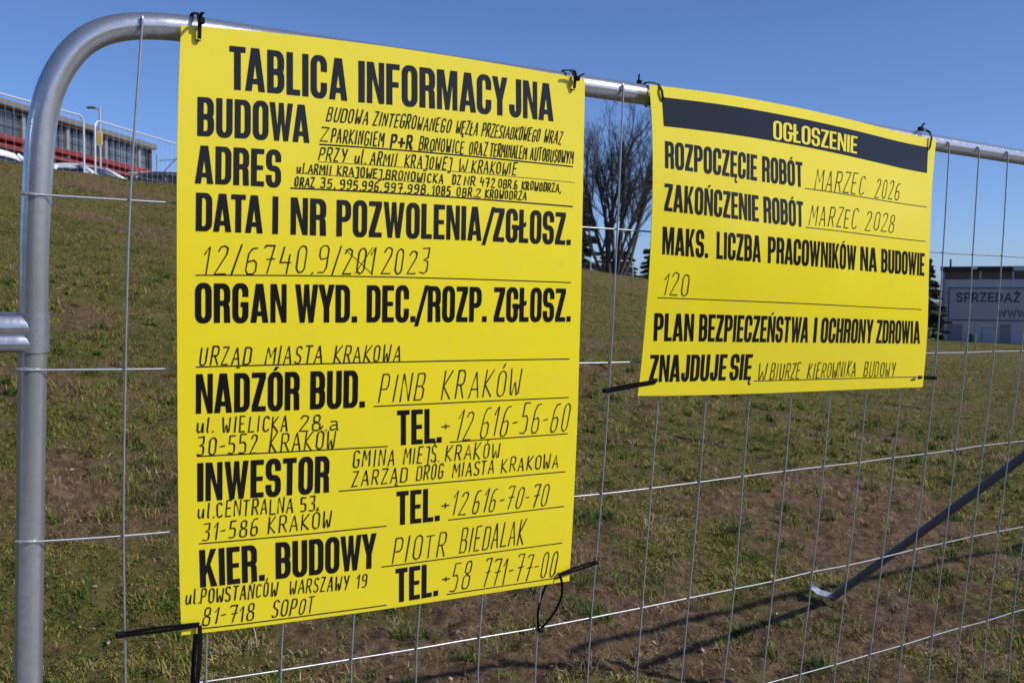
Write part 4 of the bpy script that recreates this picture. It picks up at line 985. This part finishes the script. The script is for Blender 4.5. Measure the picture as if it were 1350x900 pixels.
# ------------------------------------------------------------------ far fence panels on top of the bank
M['fargalv'] = mat('galvanised_far', (0.66, 0.67, 0.69), 0.45, 0.3)
def far_panel(name, label, group, p0, p1, zt, h, rc=.22, r=.026, mesh=.30, cat='fence panel'):
    """p0,p1 plan positions of the two posts, zt = height of the rail"""
    p0 = np.array(p0, float); p1 = np.array(p1, float)
    L = np.linalg.norm(p1 - p0); rz = math.atan2(*(p1 - p0)[::-1])
    t = tag(empty(name, (p0[0], p0[1], zt - h), rz), label, cat, group)
    P = [(0, 0, 0), (0, 0, (h - rc) * .5), (0, 0, h - rc)]
    P += [(rc - rc * math.cos(a), 0, h - rc + rc * math.sin(a)) for a in np.linspace(0, math.pi/2, 8)[1:]]
    P += [(L * .5, 0, h)]
    P += [(L - rc + rc * math.sin(a), 0, h - rc + rc * math.cos(a)) for a in np.linspace(0, math.pi/2, 8)]
    P += [(L, 0, (h - rc) * .5), (L, 0, 0)]
    MB().tube(P, r, 10).build('tube_frame', M['fargalv'], t, True, 60)
    b = MB()
    for x in np.arange(mesh, L - .05, mesh): b.tube([(x, 0, .1), (x, 0, h)], .0022, 4)
    for z in np.arange(.12, h - .1, .3): b.tube([(0, 0, z), (L, 0, z)], .0022, 4)
    b.tube([(0, 0, .1), (L, 0, .1)], r * .8, 6)
    b.build('wire_mesh', M['fargalv'], t)
    return t
GF = 'fence panels along the top of the bank'
far_panel('mesh_fence_panel', 'far mesh fence panel on the bank, left of the yellow plate', GF, (-12.42, 24.5), (-11.60, 28.0), 6.50, 2.0)
far_panel('mesh_fence_panel', 'far mesh fence panel on the bank, running behind the large board edge', GF, (-11.40, 28.25), (-10.22, 34.8), 6.44, 2.0)
far_panel('crowd_barrier', 'low grey barrier with rounded ends, on the grass before the bare tree', None, (4.55, 60.0), (7.25, 62.0), 3.86, 1.25, .25, .024, .12, 'barrier')
# thin wire fence by the white building
far_panel('wire_fence', 'low thin grey fence at the foot of the white building', None, (27.0, 69.5), (31.5, 76.5), -.45, .9, .05, .022, .15, 'fence')

# ------------------------------------------------------------------ street lamp and its plate
M['lampgrey'] = mat('lamp_paint', (0.42, 0.43, 0.44), 0.5, 0.4)
zl = gz(-19.93, 50.0)
lp = tag(empty('street_lamp', (-19.93, 50.0, zl)), 'slim grey street lamp with a short arm, behind the fence on the bank', 'street lamp')
hl = 10.75 - zl
MB().tube([(0, 0, -.2), (0, 0, hl * .5), (0, 0, hl)], [.075, .06, .05], 12).tube([(0, 0, 0), (0, 0, .9)], .10, 12).build('pole', M['lampgrey'], lp, True, 50)
MB().tube([(0, 0, hl - .15), (-.35, 0, hl - .08)], .04, 8).build('arm', M['lampgrey'], lp, True)
MB().bbox(-.62, -.12, hl - .12, -.18, .12, hl - .02, .03).build('lamp_head', mat('lamp_head_dark', (0.12, 0.12, 0.13), 0.5), lp)
pz = tag(empty('yellow_plate', (-19.88, 49.80, 8.86)), 'small yellow plate with a white border, fixed on the street lamp pole', 'sign')
MB().bbox(-.145, -.012, 0, .145, .012, .64, .008).build('plate', mat('white_border', (0.78, 0.78, 0.74), 0.5), pz)
MB().box(-.115, -.016, .05, .115, -.0125, .60).build('yellow_face', mat('orange_yellow_face', (0.80, 0.45, 0.03), 0.5), pz)
MB().tube([(-.13, .0, .5), (0, .14, .5), (.13, 0, .5)], .02, 6).build('bracket', M['lampgrey'], pz)

# ------------------------------------------------------------------ glazed station hall on the left
G_ = {}
G_['glass'] = mat('dark_glazing', (0.055, 0.070, 0.090), 0.08, 0.0, 0.9, col2=(0.085, 0.105, 0.130), scale=.25)
G_['frame'] = mat('pale_column', (0.24, 0.255, 0.26), 0.6)
G_['roof'] = mat('grey_roof_edge', (0.15, 0.147, 0.145), 0.7)
G_['red'] = mat('red_fascia', (0.20, 0.024, 0.018), 0.6)
G_['dark'] = mat('base_shade_and_dark_trim', (0.035, 0.033, 0.034), 0.8, col2=(0.06, 0.055, 0.05), scale=.6)  # shade under the red band put into the colour; dark trim shares it
hall = tag(empty('station_hall', (-53.44, 72.0, 4.4), math.atan2(-4.06, 28.6)), 'long glazed hall with a grey roof edge and a red band, beyond the bank', 'building')
HL = 57.2       # along +Y
# heights above z = 4.4: roof edge 16.1..17.4, glass 12.7..16.1, red band 12.0..12.7
z0, zg, zt, zr = -1.0, 12.72, 15.3, 16.0
MB().box(-18, 0, z0, -.6, HL, 11.9).build('base_wall', G_['dark'], hall)
b = MB(); b.bbox(-19, -.8, zt, .9, HL + .9, zr, .12); b.build('roof', G_['roof'], hall)
b = MB()
b.box(-17.5, .2, zg, -.15, HL - .2, zt - .003)
b.build('glazing', G_['glass'], hall)
b = MB(); b.bbox(-18, -.4, 12.15, .5, HL + .2, 12.70, .05); b.build('red_band', G_['red'], hall)
for y in np.arange(1.0, HL + .1, 7.7):
    MB().bbox(-.12, y - .22, 11.905, .22, y + .22, 12.145, .02).bbox(-.145, y - .2, 12.71, .20, y + .2, zt - .006, .03).build('column', G_['frame'], hall)
for y in np.arange(1.0, HL - 5, 7.7):
    for k in range(1, 6):
        MB().box(-.147, y + k * 1.283 - .045, 12.725, -.05, y + k * 1.283 + .045, zt - .007).build('mullion', G_['dark'] if k != 3 else G_['frame'], hall)
for z in (13.6, 14.5): MB().box(-.146, .3, z - .035, -.08, HL - .3, z + .035).build('transom', G_['dark'], hall)
MB().bbox(-18, HL + .203, z0, .2, HL + .8, zt - .004, .05).build('end_wall', G_['dark'], hall)
b = MB(); b.bbox(-.55, .5, 10.9, 2.6, HL - 3, 11.3, .05); b.build('platform_canopy', mat('canopy_dark_red', (0.20, 0.03, 0.025), 0.6), hall)
b = MB()
for y in np.arange(4, HL - 4, 5.5): b.tube([(2.2, y, z0), (2.2, y, 10.9)], .12, 8)
b.build('canopy_posts', G_['frame'], hall)
b = MB(); b.bbox(-.2, 52, 11.303, 6.0, 66, 11.9, .1); b.build('entrance_roof', mat('pale_roof_sheet', (0.62, 0.60, 0.55), 0.6), hall)

# ------------------------------------------------------------------ parked cars behind the crest
C_ = {'glass': mat('car_glass', (0.02, 0.024, 0.028), 0.06, 0, 0.8), 'tyre': mat('tyre', (0.02, 0.02, 0.02), 0.85), 'rim': mat('alloy_rim', (0.5, 0.5, 0.52), 0.35, .9),
      'lamp': mat('clear_lamp', (0.7, 0.72, 0.74), 0.15), 'rear': mat('red_lamp', (0.35, 0.02, 0.015), 0.25)}
def car(label, loc, rz, paint, tall=1.0):
    t = tag(empty('parked_car', loc, rz), label, 'car', 'cars parked beyond the bank')
    L, Wd = 4.2, 1.74
    # side profile (x along the car, z up), lofted over the width with tumblehome
    low = [(-2.1, .32), (-2.12, .62), (-2.05, .88), (-1.95, .98), (-.95, 1.02), (1.0, .98), (1.95, .80), (2.1, .62), (2.12, .34), (1.7, .22), (-1.7, .22)]
    b = MB(); ys = [(-Wd/2, .955, .0), (-Wd/2 + .06, 1.0, 0), (0, 1.012, 0), (Wd/2 - .06, 1.0, 0), (Wd/2, .955, 0)]
    V = []
    for y, k, _ in ys:
        for x, z in low: V.append((x * k, y, .6 + (z - .6) * (k if z > .6 else 1)))
    n = len(low)
    F = [(j*n+i, j*n+(i+1) % n, j*n+n+(i+1) % n, j*n+n+i) for j in range(4) for i in range(n)] + [tuple(range(n-1, -1, -1)), tuple(4*n+i for i in range(n))]
    b.add(V, F).build('body', paint, t, True, 35)
    # cabin: glass lower, roof on top
    gl = [(-1.85, .97), (-1.45, 1.36 * tall), (.35, 1.38 * tall), (1.12, .96)]
    b = MB(); V = []
    for s_ in (-1, 1):
        for x, z in gl: V.append((x, s_ * (Wd/2 - .07 - (z - .96) * .36), z))
    b.add(V, [(3, 2, 1, 0), (4, 5, 6, 7), (0, 1, 5, 4), (1, 2, 6, 5), (2, 3, 7, 6), (0, 4, 7, 3)]).build('windows', C_['glass'], t)
    b = MB(); V = []
    rows = [(-1.58, 1.30, .97), (-1.42, 1.40, 1.0), (-.9, 1.465, 1.0), (-.2, 1.48, 1.0), (.25, 1.44, 1.0), (.45, 1.37, .98)]
    for x, z, k in rows:
        for y in (-1, -.86, -.4, 0, .4, .86, 1): V.append((x, y * .70 * k, (z - .15 * (abs(y) > .95) - .012 * y * y) * tall))
    F = [(j*7+i, j*7+7+i, j*7+8+i, j*7+i+1) for j in range(5) for i in range(6)]
    m = len(V); V += [(x, y, z - .03) for x, y, z in V]
    F += [tuple(q + m for q in f[::-1]) for f in F]
    b.add(V, F).build('roof', paint, t, True, 50)
    b = MB()
    for s_ in (-1, 1):
        for (x0, z0_), (x1, z1_) in (((-1.87, .97), (-1.45, 1.37 * tall)), ((-.55, .98), (-.55, 1.40 * tall)), ((1.12, .96), (.36, 1.39 * tall))):
            yy = lambda z: s_ * (Wd/2 - .066 - (z - .96) * .36)
            MB().tube([(x0, yy(z0_), z0_), (x1, yy(z1_), z1_)], .075, 6).build('pillar', paint, t, True)
    for x in (-1.3, 1.32):
        for s_ in (-1, 1):
            w = MB().tube([(x, s_ * (Wd/2 - .2), .31), (x, s_ * (Wd/2 + .004), .31)], .31, 20).build('wheel', C_['tyre'], t, True, 40)
            MB().tube([(x, s_ * (Wd/2 + .003), .31), (x, s_ * (Wd/2 + .012), .31)], .2, 14).build('rim', C_['rim'], w, True, 40)
    for s_ in (-1, 1):
        MB().bbox(1.90, s_*.62 - .17, .64, 2.06, s_*.62 + .17, .78, .03).build('headlight', C_['lamp'], t)
        MB().bbox(-2.12, s_*.68 - .13, .68, -1.98, s_*.68 + .13, .90, .03).build('tail_light', C_['rear'], t)
        MB().bbox(.72, s_*.98 - .09, 1.0, .86, s_*.98 + .09, 1.12, .03).build('mirror', paint, t)
    return t
white = mat('white_car_paint', (0.78, 0.79, 0.80), 0.25, 0, 0.5, coat=.5)
redp = mat('red_car_paint', (0.45, 0.02, 0.02), 0.25, 0, 0.5, coat=.5)
dark = mat('dark_car_paint', (0.03, 0.035, 0.05), 0.25, 0, 0.5, coat=.5)
def on_bank(x, y, dz=0): return (x, y, gz(x, y) + dz)
car('white parked car behind the crest, its roof showing right of the fence post', on_bank(-14.1, 34.0, 0.05), R(-14), white)
car('white parked car behind the crest, at the far left beside the fence post', on_bank(-15.9, 31.6, 0.10), R(70), white, 1.06)
car('red parked car, mostly hidden behind the white car roof', on_bank(-17.2, 39.0, .6), R(-10), redp)
car('dark parked car beyond the bank, near the end of the glazed hall', on_bank(-13.4, 41.5, .55), R(20), dark, 1.05)

# overhead line mast
ms = tag(empty('overhead_line_mast', (-20.6, 60.0, gz(-20.6, 60.0))), 'thin overhead line mast with a slanting bracket, against the sky beyond the glazed hall', 'mast')
MB().tube([(0, 0, -.2), (0, 0, 5.4)], .07, 8).build('post', M['lampgrey'], ms)
MB().tube([(0, 0, 4.0), (1.7, 0, 5.75)], .045, 6).tube([(0, 0, 5.0), (1.2, 0, 5.1)], .03, 6).build('bracket', M['lampgrey'], ms)

# ------------------------------------------------------------------ trees
bark = mat('bark', (0.045, 0.038, 0.034), 0.9, col2=(0.070, 0.060, 0.053), scale=6, bump=.3, bscale=20)
twigm = mat('twig', (0.062, 0.050, 0.048), 0.9)
def bare_tree(name, label, loc, h, spread, seed, stems):
    r_ = random.Random(seed)
    t = tag(empty(name, loc), label, 'tree')
    thick = MB(); thin = MB(); cnt = [0]
    def grow(p, d, L, rad, lev):
        n = 5 if lev < 3 else 3
        pts = [p]; rs = [rad]; q = p.copy(); dd = d.copy()
        for i in range(n):
            dd = dd + np.array([r_.gauss(0, .10), r_.gauss(0, .10), .05 + r_.gauss(0, .05)]); dd /= np.linalg.norm(dd)
            q = q + dd * L / n; pts.append(q.copy()); rs.append(rad * (1 - .55 * (i + 1) / n))
        (thick if lev < 3 else thin).tube(pts, rs, 7 if lev < 2 else (5 if lev < 3 else 3), caps=False)
        if lev >= 5 or L < .25: return
        k = (8, 7, 6, 5, 3)[lev]
        for i in range(k):
            f = .22 + .78 * (i + r_.random()) / k
            j = min(int(f * n), n - 1); s = f * n - j
            bp = pts[j] * (1 - s) + pts[j + 1] * s; br = rs[j] * (1 - s) + rs[j + 1] * s
            dl = pts[j + 1] - pts[j]; dl /= np.linalg.norm(dl)
            w = r_.uniform(0, 2 * math.pi); a = np.cross(dl, [0, .3, 1] if abs(dl[2]) < .9 else [1, 0, 0]); a /= np.linalg.norm(a); b = np.cross(dl, a)
            an = r_.uniform(.22, .55) if lev < 1 else r_.uniform(.3, .85)
            nd = dl * math.cos(an) + (a * math.cos(w) + b * math.sin(w)) * math.sin(an) + np.array([0, 0, .12]); nd /= np.linalg.norm(nd)
            grow(bp, nd, L * r_.uniform(.40, .60) * (1.12 - .55 * f), max(br * .55, .0045), lev + 1)
    for (dx, dy, dz, L, rad) in stems:
        d = np.array([dx, dy, dz], float); d /= np.linalg.norm(d)
        grow(np.array([dx * .7, dy * .7, -.1]), d, L, rad, 0)
    thick.build('trunk', bark, t, True)
    thin.build('crown', twigm, t)
    return t
tz = gz(5.3, 55.0)
bare_tree('bare_tree', 'large bare tree with several upright stems, between the two yellow boards', (5.3, 55.0, tz - .1), 9, 5, 3,
          [(-.08, 0, 1, 7.9, .15), (.13, .1, 1, 7.7, .16), (.30, -.1, 1, 7.6, .13), (-.24, .1, 1, 8.0, .12), (.03, .3, 1, 8.0, .10), (.52, .1, 1, 7.4, .10), (-.42, -.1, 1, 7.8, .10), (.22, -.2, 1, 7.6, .08), (-.15, .2, 1, 7.9, .08)])

needle = mat('conifer_needles', (0.020, 0.032, 0.015), 0.8, col2=(0.038, 0.046, 0.022), scale=1.3)
bushm = mat('dark_shrub_leaves', (0.030, 0.030, 0.020), 0.8, col2=(0.060, 0.045, 0.034), scale=2)
def conifer(name, label, loc, h, rad, seed, n=5200, group=None, m=None):
    r_ = np.random.default_rng(seed)
    t = tag(empty(name, loc), label, 'conifer', group)
    MB().tube([(0, 0, -.2), (0.05, 0, h * .5), (0, 0.03, h * .97)], [h * .022, h * .014, .02], 8).build('trunk', bark, t, True)
    V = []; k = 0; nb = max(60, int(h * 16))
    bz = np.sort(r_.uniform(.06, .99, nb)) * h
    ba = r_.uniform(0, 2*np.pi, nb); bl = rad * (1 - bz / h) ** .75 * r_.uniform(.62, 1.12, nb) + .12
    per = n // nb
    for i in range(nb):
        f = np.sqrt(r_.uniform(.02, 1, per))
        rr = bl[i] * f
        p = np.stack([np.cos(ba[i]) * rr, np.sin(ba[i]) * rr, bz[i] - .28 * rr + .10 * rr * f], 1) + r_.normal(0, .055 + .05 * h / 8, (per, 3)) * (1.2 - f)[:, None]
        s = r_.uniform(.06, .15, per) * (.6 + h / 12)
        a1 = r_.normal(0, 1, (per, 3)); a1 += np.array([np.cos(ba[i]), np.sin(ba[i]), -.3]) * 1.2; a1 /= np.linalg.norm(a1, axis=1)[:, None]
        a2 = np.cross(a1, r_.normal(0, 1, (per, 3))); a2 /= np.linalg.norm(a2, axis=1)[:, None]
        q = np.stack([p - a1 * s[:, None], p + a2 * s[:, None] * .32, p + a1 * s[:, None] * 1.2, p - a2 * s[:, None] * .32], 1)
        V.append(q.reshape(-1, 3))
    V = np.concatenate(V); nq = len(V) // 4
    o = big_mesh('crown', V, np.arange(4 * nq), np.arange(nq) * 4, m or needle); o.parent = t
    return t
def shrub(name, label, loc, w, h, seed, n=2600, group=None, m=None):
    r_ = np.random.default_rng(seed)
    t = tag(empty(name, loc), label, 'shrub', group)
    b = MB()
    for i in range(9):
        a = r_.uniform(0, 6.28); d = r_.uniform(.1, .42)
        b.tube([(0, 0, -.1), (math.cos(a) * d * w * .5, math.sin(a) * d * w * .5, h * .5), (math.cos(a) * d * w, math.sin(a) * d * w, h * r_.uniform(.7, 1.0))], [.03, .02, .006], 5)
    b.build('stems', bark, t)
    c = r_.normal(0, 1, (26, 3)); c /= np.linalg.norm(c, axis=1)[:, None]; c *= r_.uniform(.3, 1, (26, 1)); c[:, 2] = np.abs(c[:, 2])
    c = c * np.array([w * .5, w * .5, h * .78]) + np.array([0, 0, h * .15])
    p = c[r_.integers(0, 26, n)] + r_.normal(0, 1, (n, 3)) * np.array([w, w, h]) * .10
    p[:, 2] = np.maximum(p[:, 2], .03)
    s = r_.uniform(.035, .09, n)
    a1 = r_.normal(0, 1, (n, 3)); a1 /= np.linalg.norm(a1, axis=1)[:, None]; a2 = np.cross(a1, r_.normal(0, 1, (n, 3))); a2 /= np.linalg.norm(a2, axis=1)[:, None]
    V = np.stack([p - a1 * s[:, None], p + a2 * s[:, None] * .5, p + a1 * s[:, None], p - a2 * s[:, None] * .5], 1).reshape(-1, 3)
    o = big_mesh('foliage', V, np.arange(4 * n), np.arange(n) * 4, m or bushm); o.parent = t
    return t
GC = 'dark conifers behind the bare tree'
for x, y, h, rad, sd_, lab in ((4.3, 66, 6.4, 2.0, 1, 'tall dark conifer left of the bare tree stems, beside the large board'),
                               (6.3, 68, 2.8, 1.6, 2, 'low dark conifer directly behind the bare tree stems'),
                               (9.2, 64, 4.4, 1.8, 4, 'dark conifer right of the bare tree, by the edge of the smaller board'),
                               (7.7, 71, 3.0, 2.1, 6, 'small rounded dark conifer low behind the barrier')):
    conifer('conifer', lab, (x, y, gz(x, y) - .6), h + .5, rad * 1.15, sd_, 20000, group=GC)
conifer('conifer', 'dark ragged conifer standing at the left end of the white building', (30.6, 76.0, gz(30.6, 76.0) - .6), 6.6, 2.0, 8, 20000)
GS = 'dark leafless looking shrubs beyond the bank'
for x, y, w, h, sd_, lab in ((-12.6, 37.0, 1.6, .95, 1, 'dark low shrub at the crest, below the end of the glazed hall'), (-11.4, 36.4, 1.8, .85, 2, 'dark wide shrub at the crest, middle of three'),
                             (-10.5, 35.8, 1.5, .85, 3, 'dark shrub at the crest, touching the edge of the large board')):
    shrub('shrub', lab, (x, y, gz(x, y)), w, h, sd_, 1800, GS)

# ------------------------------------------------------------------ white building with the sale banner
wall_m = mat('pale_sheet_wall', (0.50, 0.50, 0.54), 0.7, col2=(0.44, 0.44, 0.48), scale=.9)
fas_m = mat('black_fascia', (0.012, 0.012, 0.014), 0.6); clr_m = mat('brown_band', (0.15, 0.105, 0.075), 0.8, col2=(0.11, 0.08, 0.06), scale=.7)
ban_m = mat('grey_banner', (0.40, 0.40, 0.43), 0.7); nav_m = mat('navy_print', (0.035, 0.045, 0.10), 0.6); door_m = mat('grey_door', (0.26, 0.27, 0.32), 0.6)
wrz = math.atan2(-.42, .9)
wb = tag(empty('white_building', (33.37, 80.0, -1.74), wrz), 'low white building with black roof edge and large sale banner', 'building')
WL = 15.0
MB().bbox(0, 0, -.8, WL, 9, 4.93, .02).build('wall', wall_m, wb)
b = MB()
for x in np.arange(1.2, WL, 1.2): b.box(x - .012, -.0015, .02, x + .012, .01, 4.90)
b.build('panel_seams', door_m, wb)
MB().tube([(.18, -.06, 5.5), (.18, -.06, 0)], .045, 8).build('downpipe', door_m, wb)
b = MB(); b.box(.03, .03, 4.933, WL - .03, 8.97, 5.58)
b.build('brown_band', clr_m, wb)
b = MB()
for x in (.05, 2.65, 4.9, 7.5, 10.1, 12.6, WL - .17): b.box(x, -.015, 4.936, x + .12, .028, 5.577)
b.build('band_posts', wall_m, wb)
MB().bbox(-.12, -.22, 5.583, 4.96, 9.1, 5.93, .03).build('roof_edge', fas_m, wb)
MB().bbox(4.963, -.18, 5.583, WL + .1, 9.1, 5.96, .03).build('pale_roof_edge', wall_m, wb)
MB().tube([(.55, 1.2, 5.93), (.55, 1.2, 6.55)], .07, 8).build('vent_pipe', fas_m, wb)
b = MB(); b.bbox(2.05, -.26, 5.72, 2.45, -.224, 5.86, .01); b.build('floodlight', C_['lamp'], wb)
bn = MB().box(.40, -.022, 1.72, 8.6, -.003, 4.36).build('banner', ban_m, wb)
b = MB()
for x0, z0_, x1, z1_ in ((.48, 1.77, .56, 4.31), (8.42, 1.77, 8.50, 4.31), (.563, 4.23, 8.417, 4.31), (.563, 1.77, 8.417, 1.85)): b.box(x0, -.030, z0_, x1, -.0225, z1_)
b.build('banner_border', nav_m, bn)
def flat_text(word, x0, x1, z0_, hgt, lw, y):
    mb = MB(); cs = [SANS[c] for c in word]; gap = .22; xs = []; x = 0
    for w, s in cs: xs.append(x); x += w + gap
    sx = (x1 - x0) / (x - gap)
    k = 0
    for (w, strokes), xo in zip(cs, xs):
        for stq in strokes:
            for poly in offset_strip([(x0 + (xo + px) * sx, z0_ + py * hgt) for px, py in stq], lw):
                mb.add([(px, y - .0004 * (k % 7), pz_) for px, pz_ in poly], [(0, 1, 2, 3)]); k += 1
    return mb
def arcp(cx, cy, rx, ry, a0, a1, n=9): return [(cx + rx * math.cos(R(a)), cy + ry * math.sin(R(a))) for a in np.linspace(a0, a1, n)]
SANS = {
 'S': (.58, [arcp(.29, .74, .25, .22, 20, 270) + arcp(.29, .26, .26, .26, 90, -160)]),
 'P': (.58, [[(.06, 0), (.06, .96), (.32, .96)] + arcp(.32, .70, .24, .26, 90, -90) + [(.06, .44)]]),
 'R': (.62, [[(.06, 0), (.06, .96), (.32, .96)] + arcp(.32, .70, .24, .26, 90, -90) + [(.06, .44)], [(.32, .44), (.58, 0)]]),
 'Z': (.60, [[(.05, .95), (.55, .95), (.05, .05), (.57, .05)]]),
 'E': (.54, [[(.52, .95), (.06, .95), (.06, .05), (.53, .05)], [(.06, .51), (.46, .51)]]),
 'D': (.68, [[(.06, .05), (.06, .95), (.28, .95)] + arcp(.28, .50, .36, .45, 90, -90, 13) + [(.06, .05)]]),
 'A': (.72, [[(.02, 0), (.36, .97), (.70, 0)], [(.15, .30), (.57, .30)]]),
 'w': (.86, [[(.02, 1), (.22, .04), (.43, .94), (.64, .04), (.84, 1)]]),
}
SANS['Ż'] = (SANS['Z'][0], SANS['Z'][1] + [[(.27, 1.16), (.35, 1.16)]])
flat_text('SPRZEDAŻ', 1.08, 5.46, 3.24, .66, .125, -.0245).build('sale_lettering', nav_m, bn)
flat_text('www', 3.98, 5.90, 2.10, .48, .115, -.0245).build('web_lettering', nav_m, bn)
for x0, x1, z1_ in ((.46, 1.54, 1.50), (4.13, 4.91, 1.55)):
    b = MB(); b.box(x0, -.012, .10, x1, -.002, z1_)
    for k in range(9): xx = x0 + (x1 - x0) * (k + .5) / 9; b.box(xx - .022, -.028, .12, xx + .022, -.013, z1_ - .02)
    b.build('louvre_gate', door_m, wb)
d_ = MB().box(2.98, -.014, 0, 3.88, -.002, 1.19).build('door', wall_m, wb)
b = MB(); b.box(2.90, -.03, 0, 2.977, -.002, 1.27); b.box(3.883, -.03, 0, 3.96, -.002, 1.27); b.box(2.98, -.03, 1.193, 3.88, -.002, 1.27); b.build('door_frame', door_m, d_)
bn_ = tag(empty('waste_bin', (33.9, 75.6, gz(33.9, 75.6))), 'small green waste bin on the grass before the white building', 'bin')
MB().tube([(0, 0, 0), (0, 0, .5), (0, 0, .62)], [.24, .29, .29], 10).build('body', mat('green_bin', (0.02, 0.11, 0.09), 0.5), bn_, True, 40)
MB().tube([(0, 0, .623), (0, 0, .70)], [.31, .22], 10).build('lid', mat('green_lid', (0.015, 0.08, 0.07), 0.5), bn_, True, 40)

# ------------------------------------------------------------------ sticks and crumbs on the bank
stick_m = mat('dead_stick', (0.055, 0.040, 0.032), 0.9)
def stick(label, a, b_, r):
    t = MB(); P = np.linspace(0, 1, 7); a = np.array(a, float); b_ = np.array(b_, float)
    pts = []
    for k in P:
        q = a + (b_ - a) * k; q = q + np.array([0, math.sin(k * 7) * .02]); pts.append((q[0] - a[0], q[1] - a[1], gz(q[0], q[1]) + r * .8 - gz(a[0], a[1])))
    o = t.tube(pts, [r * .6, r, r * 1.1, r, r, r * .8, r * .4], 6).build('stick', stick_m, None, True)
    o.location = (a[0], a[1], gz(a[0], a[1])); tag(o, label, 'stick', 'sticks lying on the bank')
stick('thin dark stick on the grass below the left half of the smaller board', D_ST[0], D_ST[1], .014)
stick('short dark stick on the grass below the right corner of the smaller board', D_ST[2], D_ST[3], .016)
stick('pale reddish stalk lying on bare soil near the rail shadow corner', D_ST[4], D_ST[5], .008)

# unseen foliage screen added behind the camera to darken the left side of the tube
hb = f2w((-10.5, -6.6, -1.75))
hg = tag(empty('added_screen', tuple(hb), math.atan2(FM[1, 0], FM[0, 0])), 'unseen dark foliage screen, added to darken the left side of the fence tube', 'added_screen')
_r = np.random.default_rng(77); n = 42000
p = _r.uniform(-1, 1, (n, 3)); ax = _r.integers(0, 3, n); p[np.arange(n), ax] = np.sign(p[np.arange(n), ax])
p = p * np.array([7.2, .8, 1.9]) + np.array([0, 0, 1.95]) + _r.normal(0, .09, (n, 3)); p[:, 2] = np.maximum(p[:, 2], .03)
sz = _r.uniform(.05, .11, n); a1 = _r.normal(0, 1, (n, 3)); a1 /= np.linalg.norm(a1, axis=1)[:, None]; a2 = np.cross(a1, _r.normal(0, 1, (n, 3))); a2 /= np.linalg.norm(a2, axis=1)[:, None]
V = np.stack([p - a1 * sz[:, None], p + a2 * sz[:, None] * .5, p + a1 * sz[:, None], p - a2 * sz[:, None] * .5], 1).reshape(-1, 3)
o = big_mesh('foliage', V, np.arange(4 * n), np.arange(n) * 4, needle); o.parent = hg
b = MB()
for x in np.arange(-6.8, 7, .9): b.tube([(x, 0, -.3), (x + .05, .05, 1.6), (x - .05, 0, 3.2)], [.06, .045, .02], 6)
b.build('stems', bark, hg)
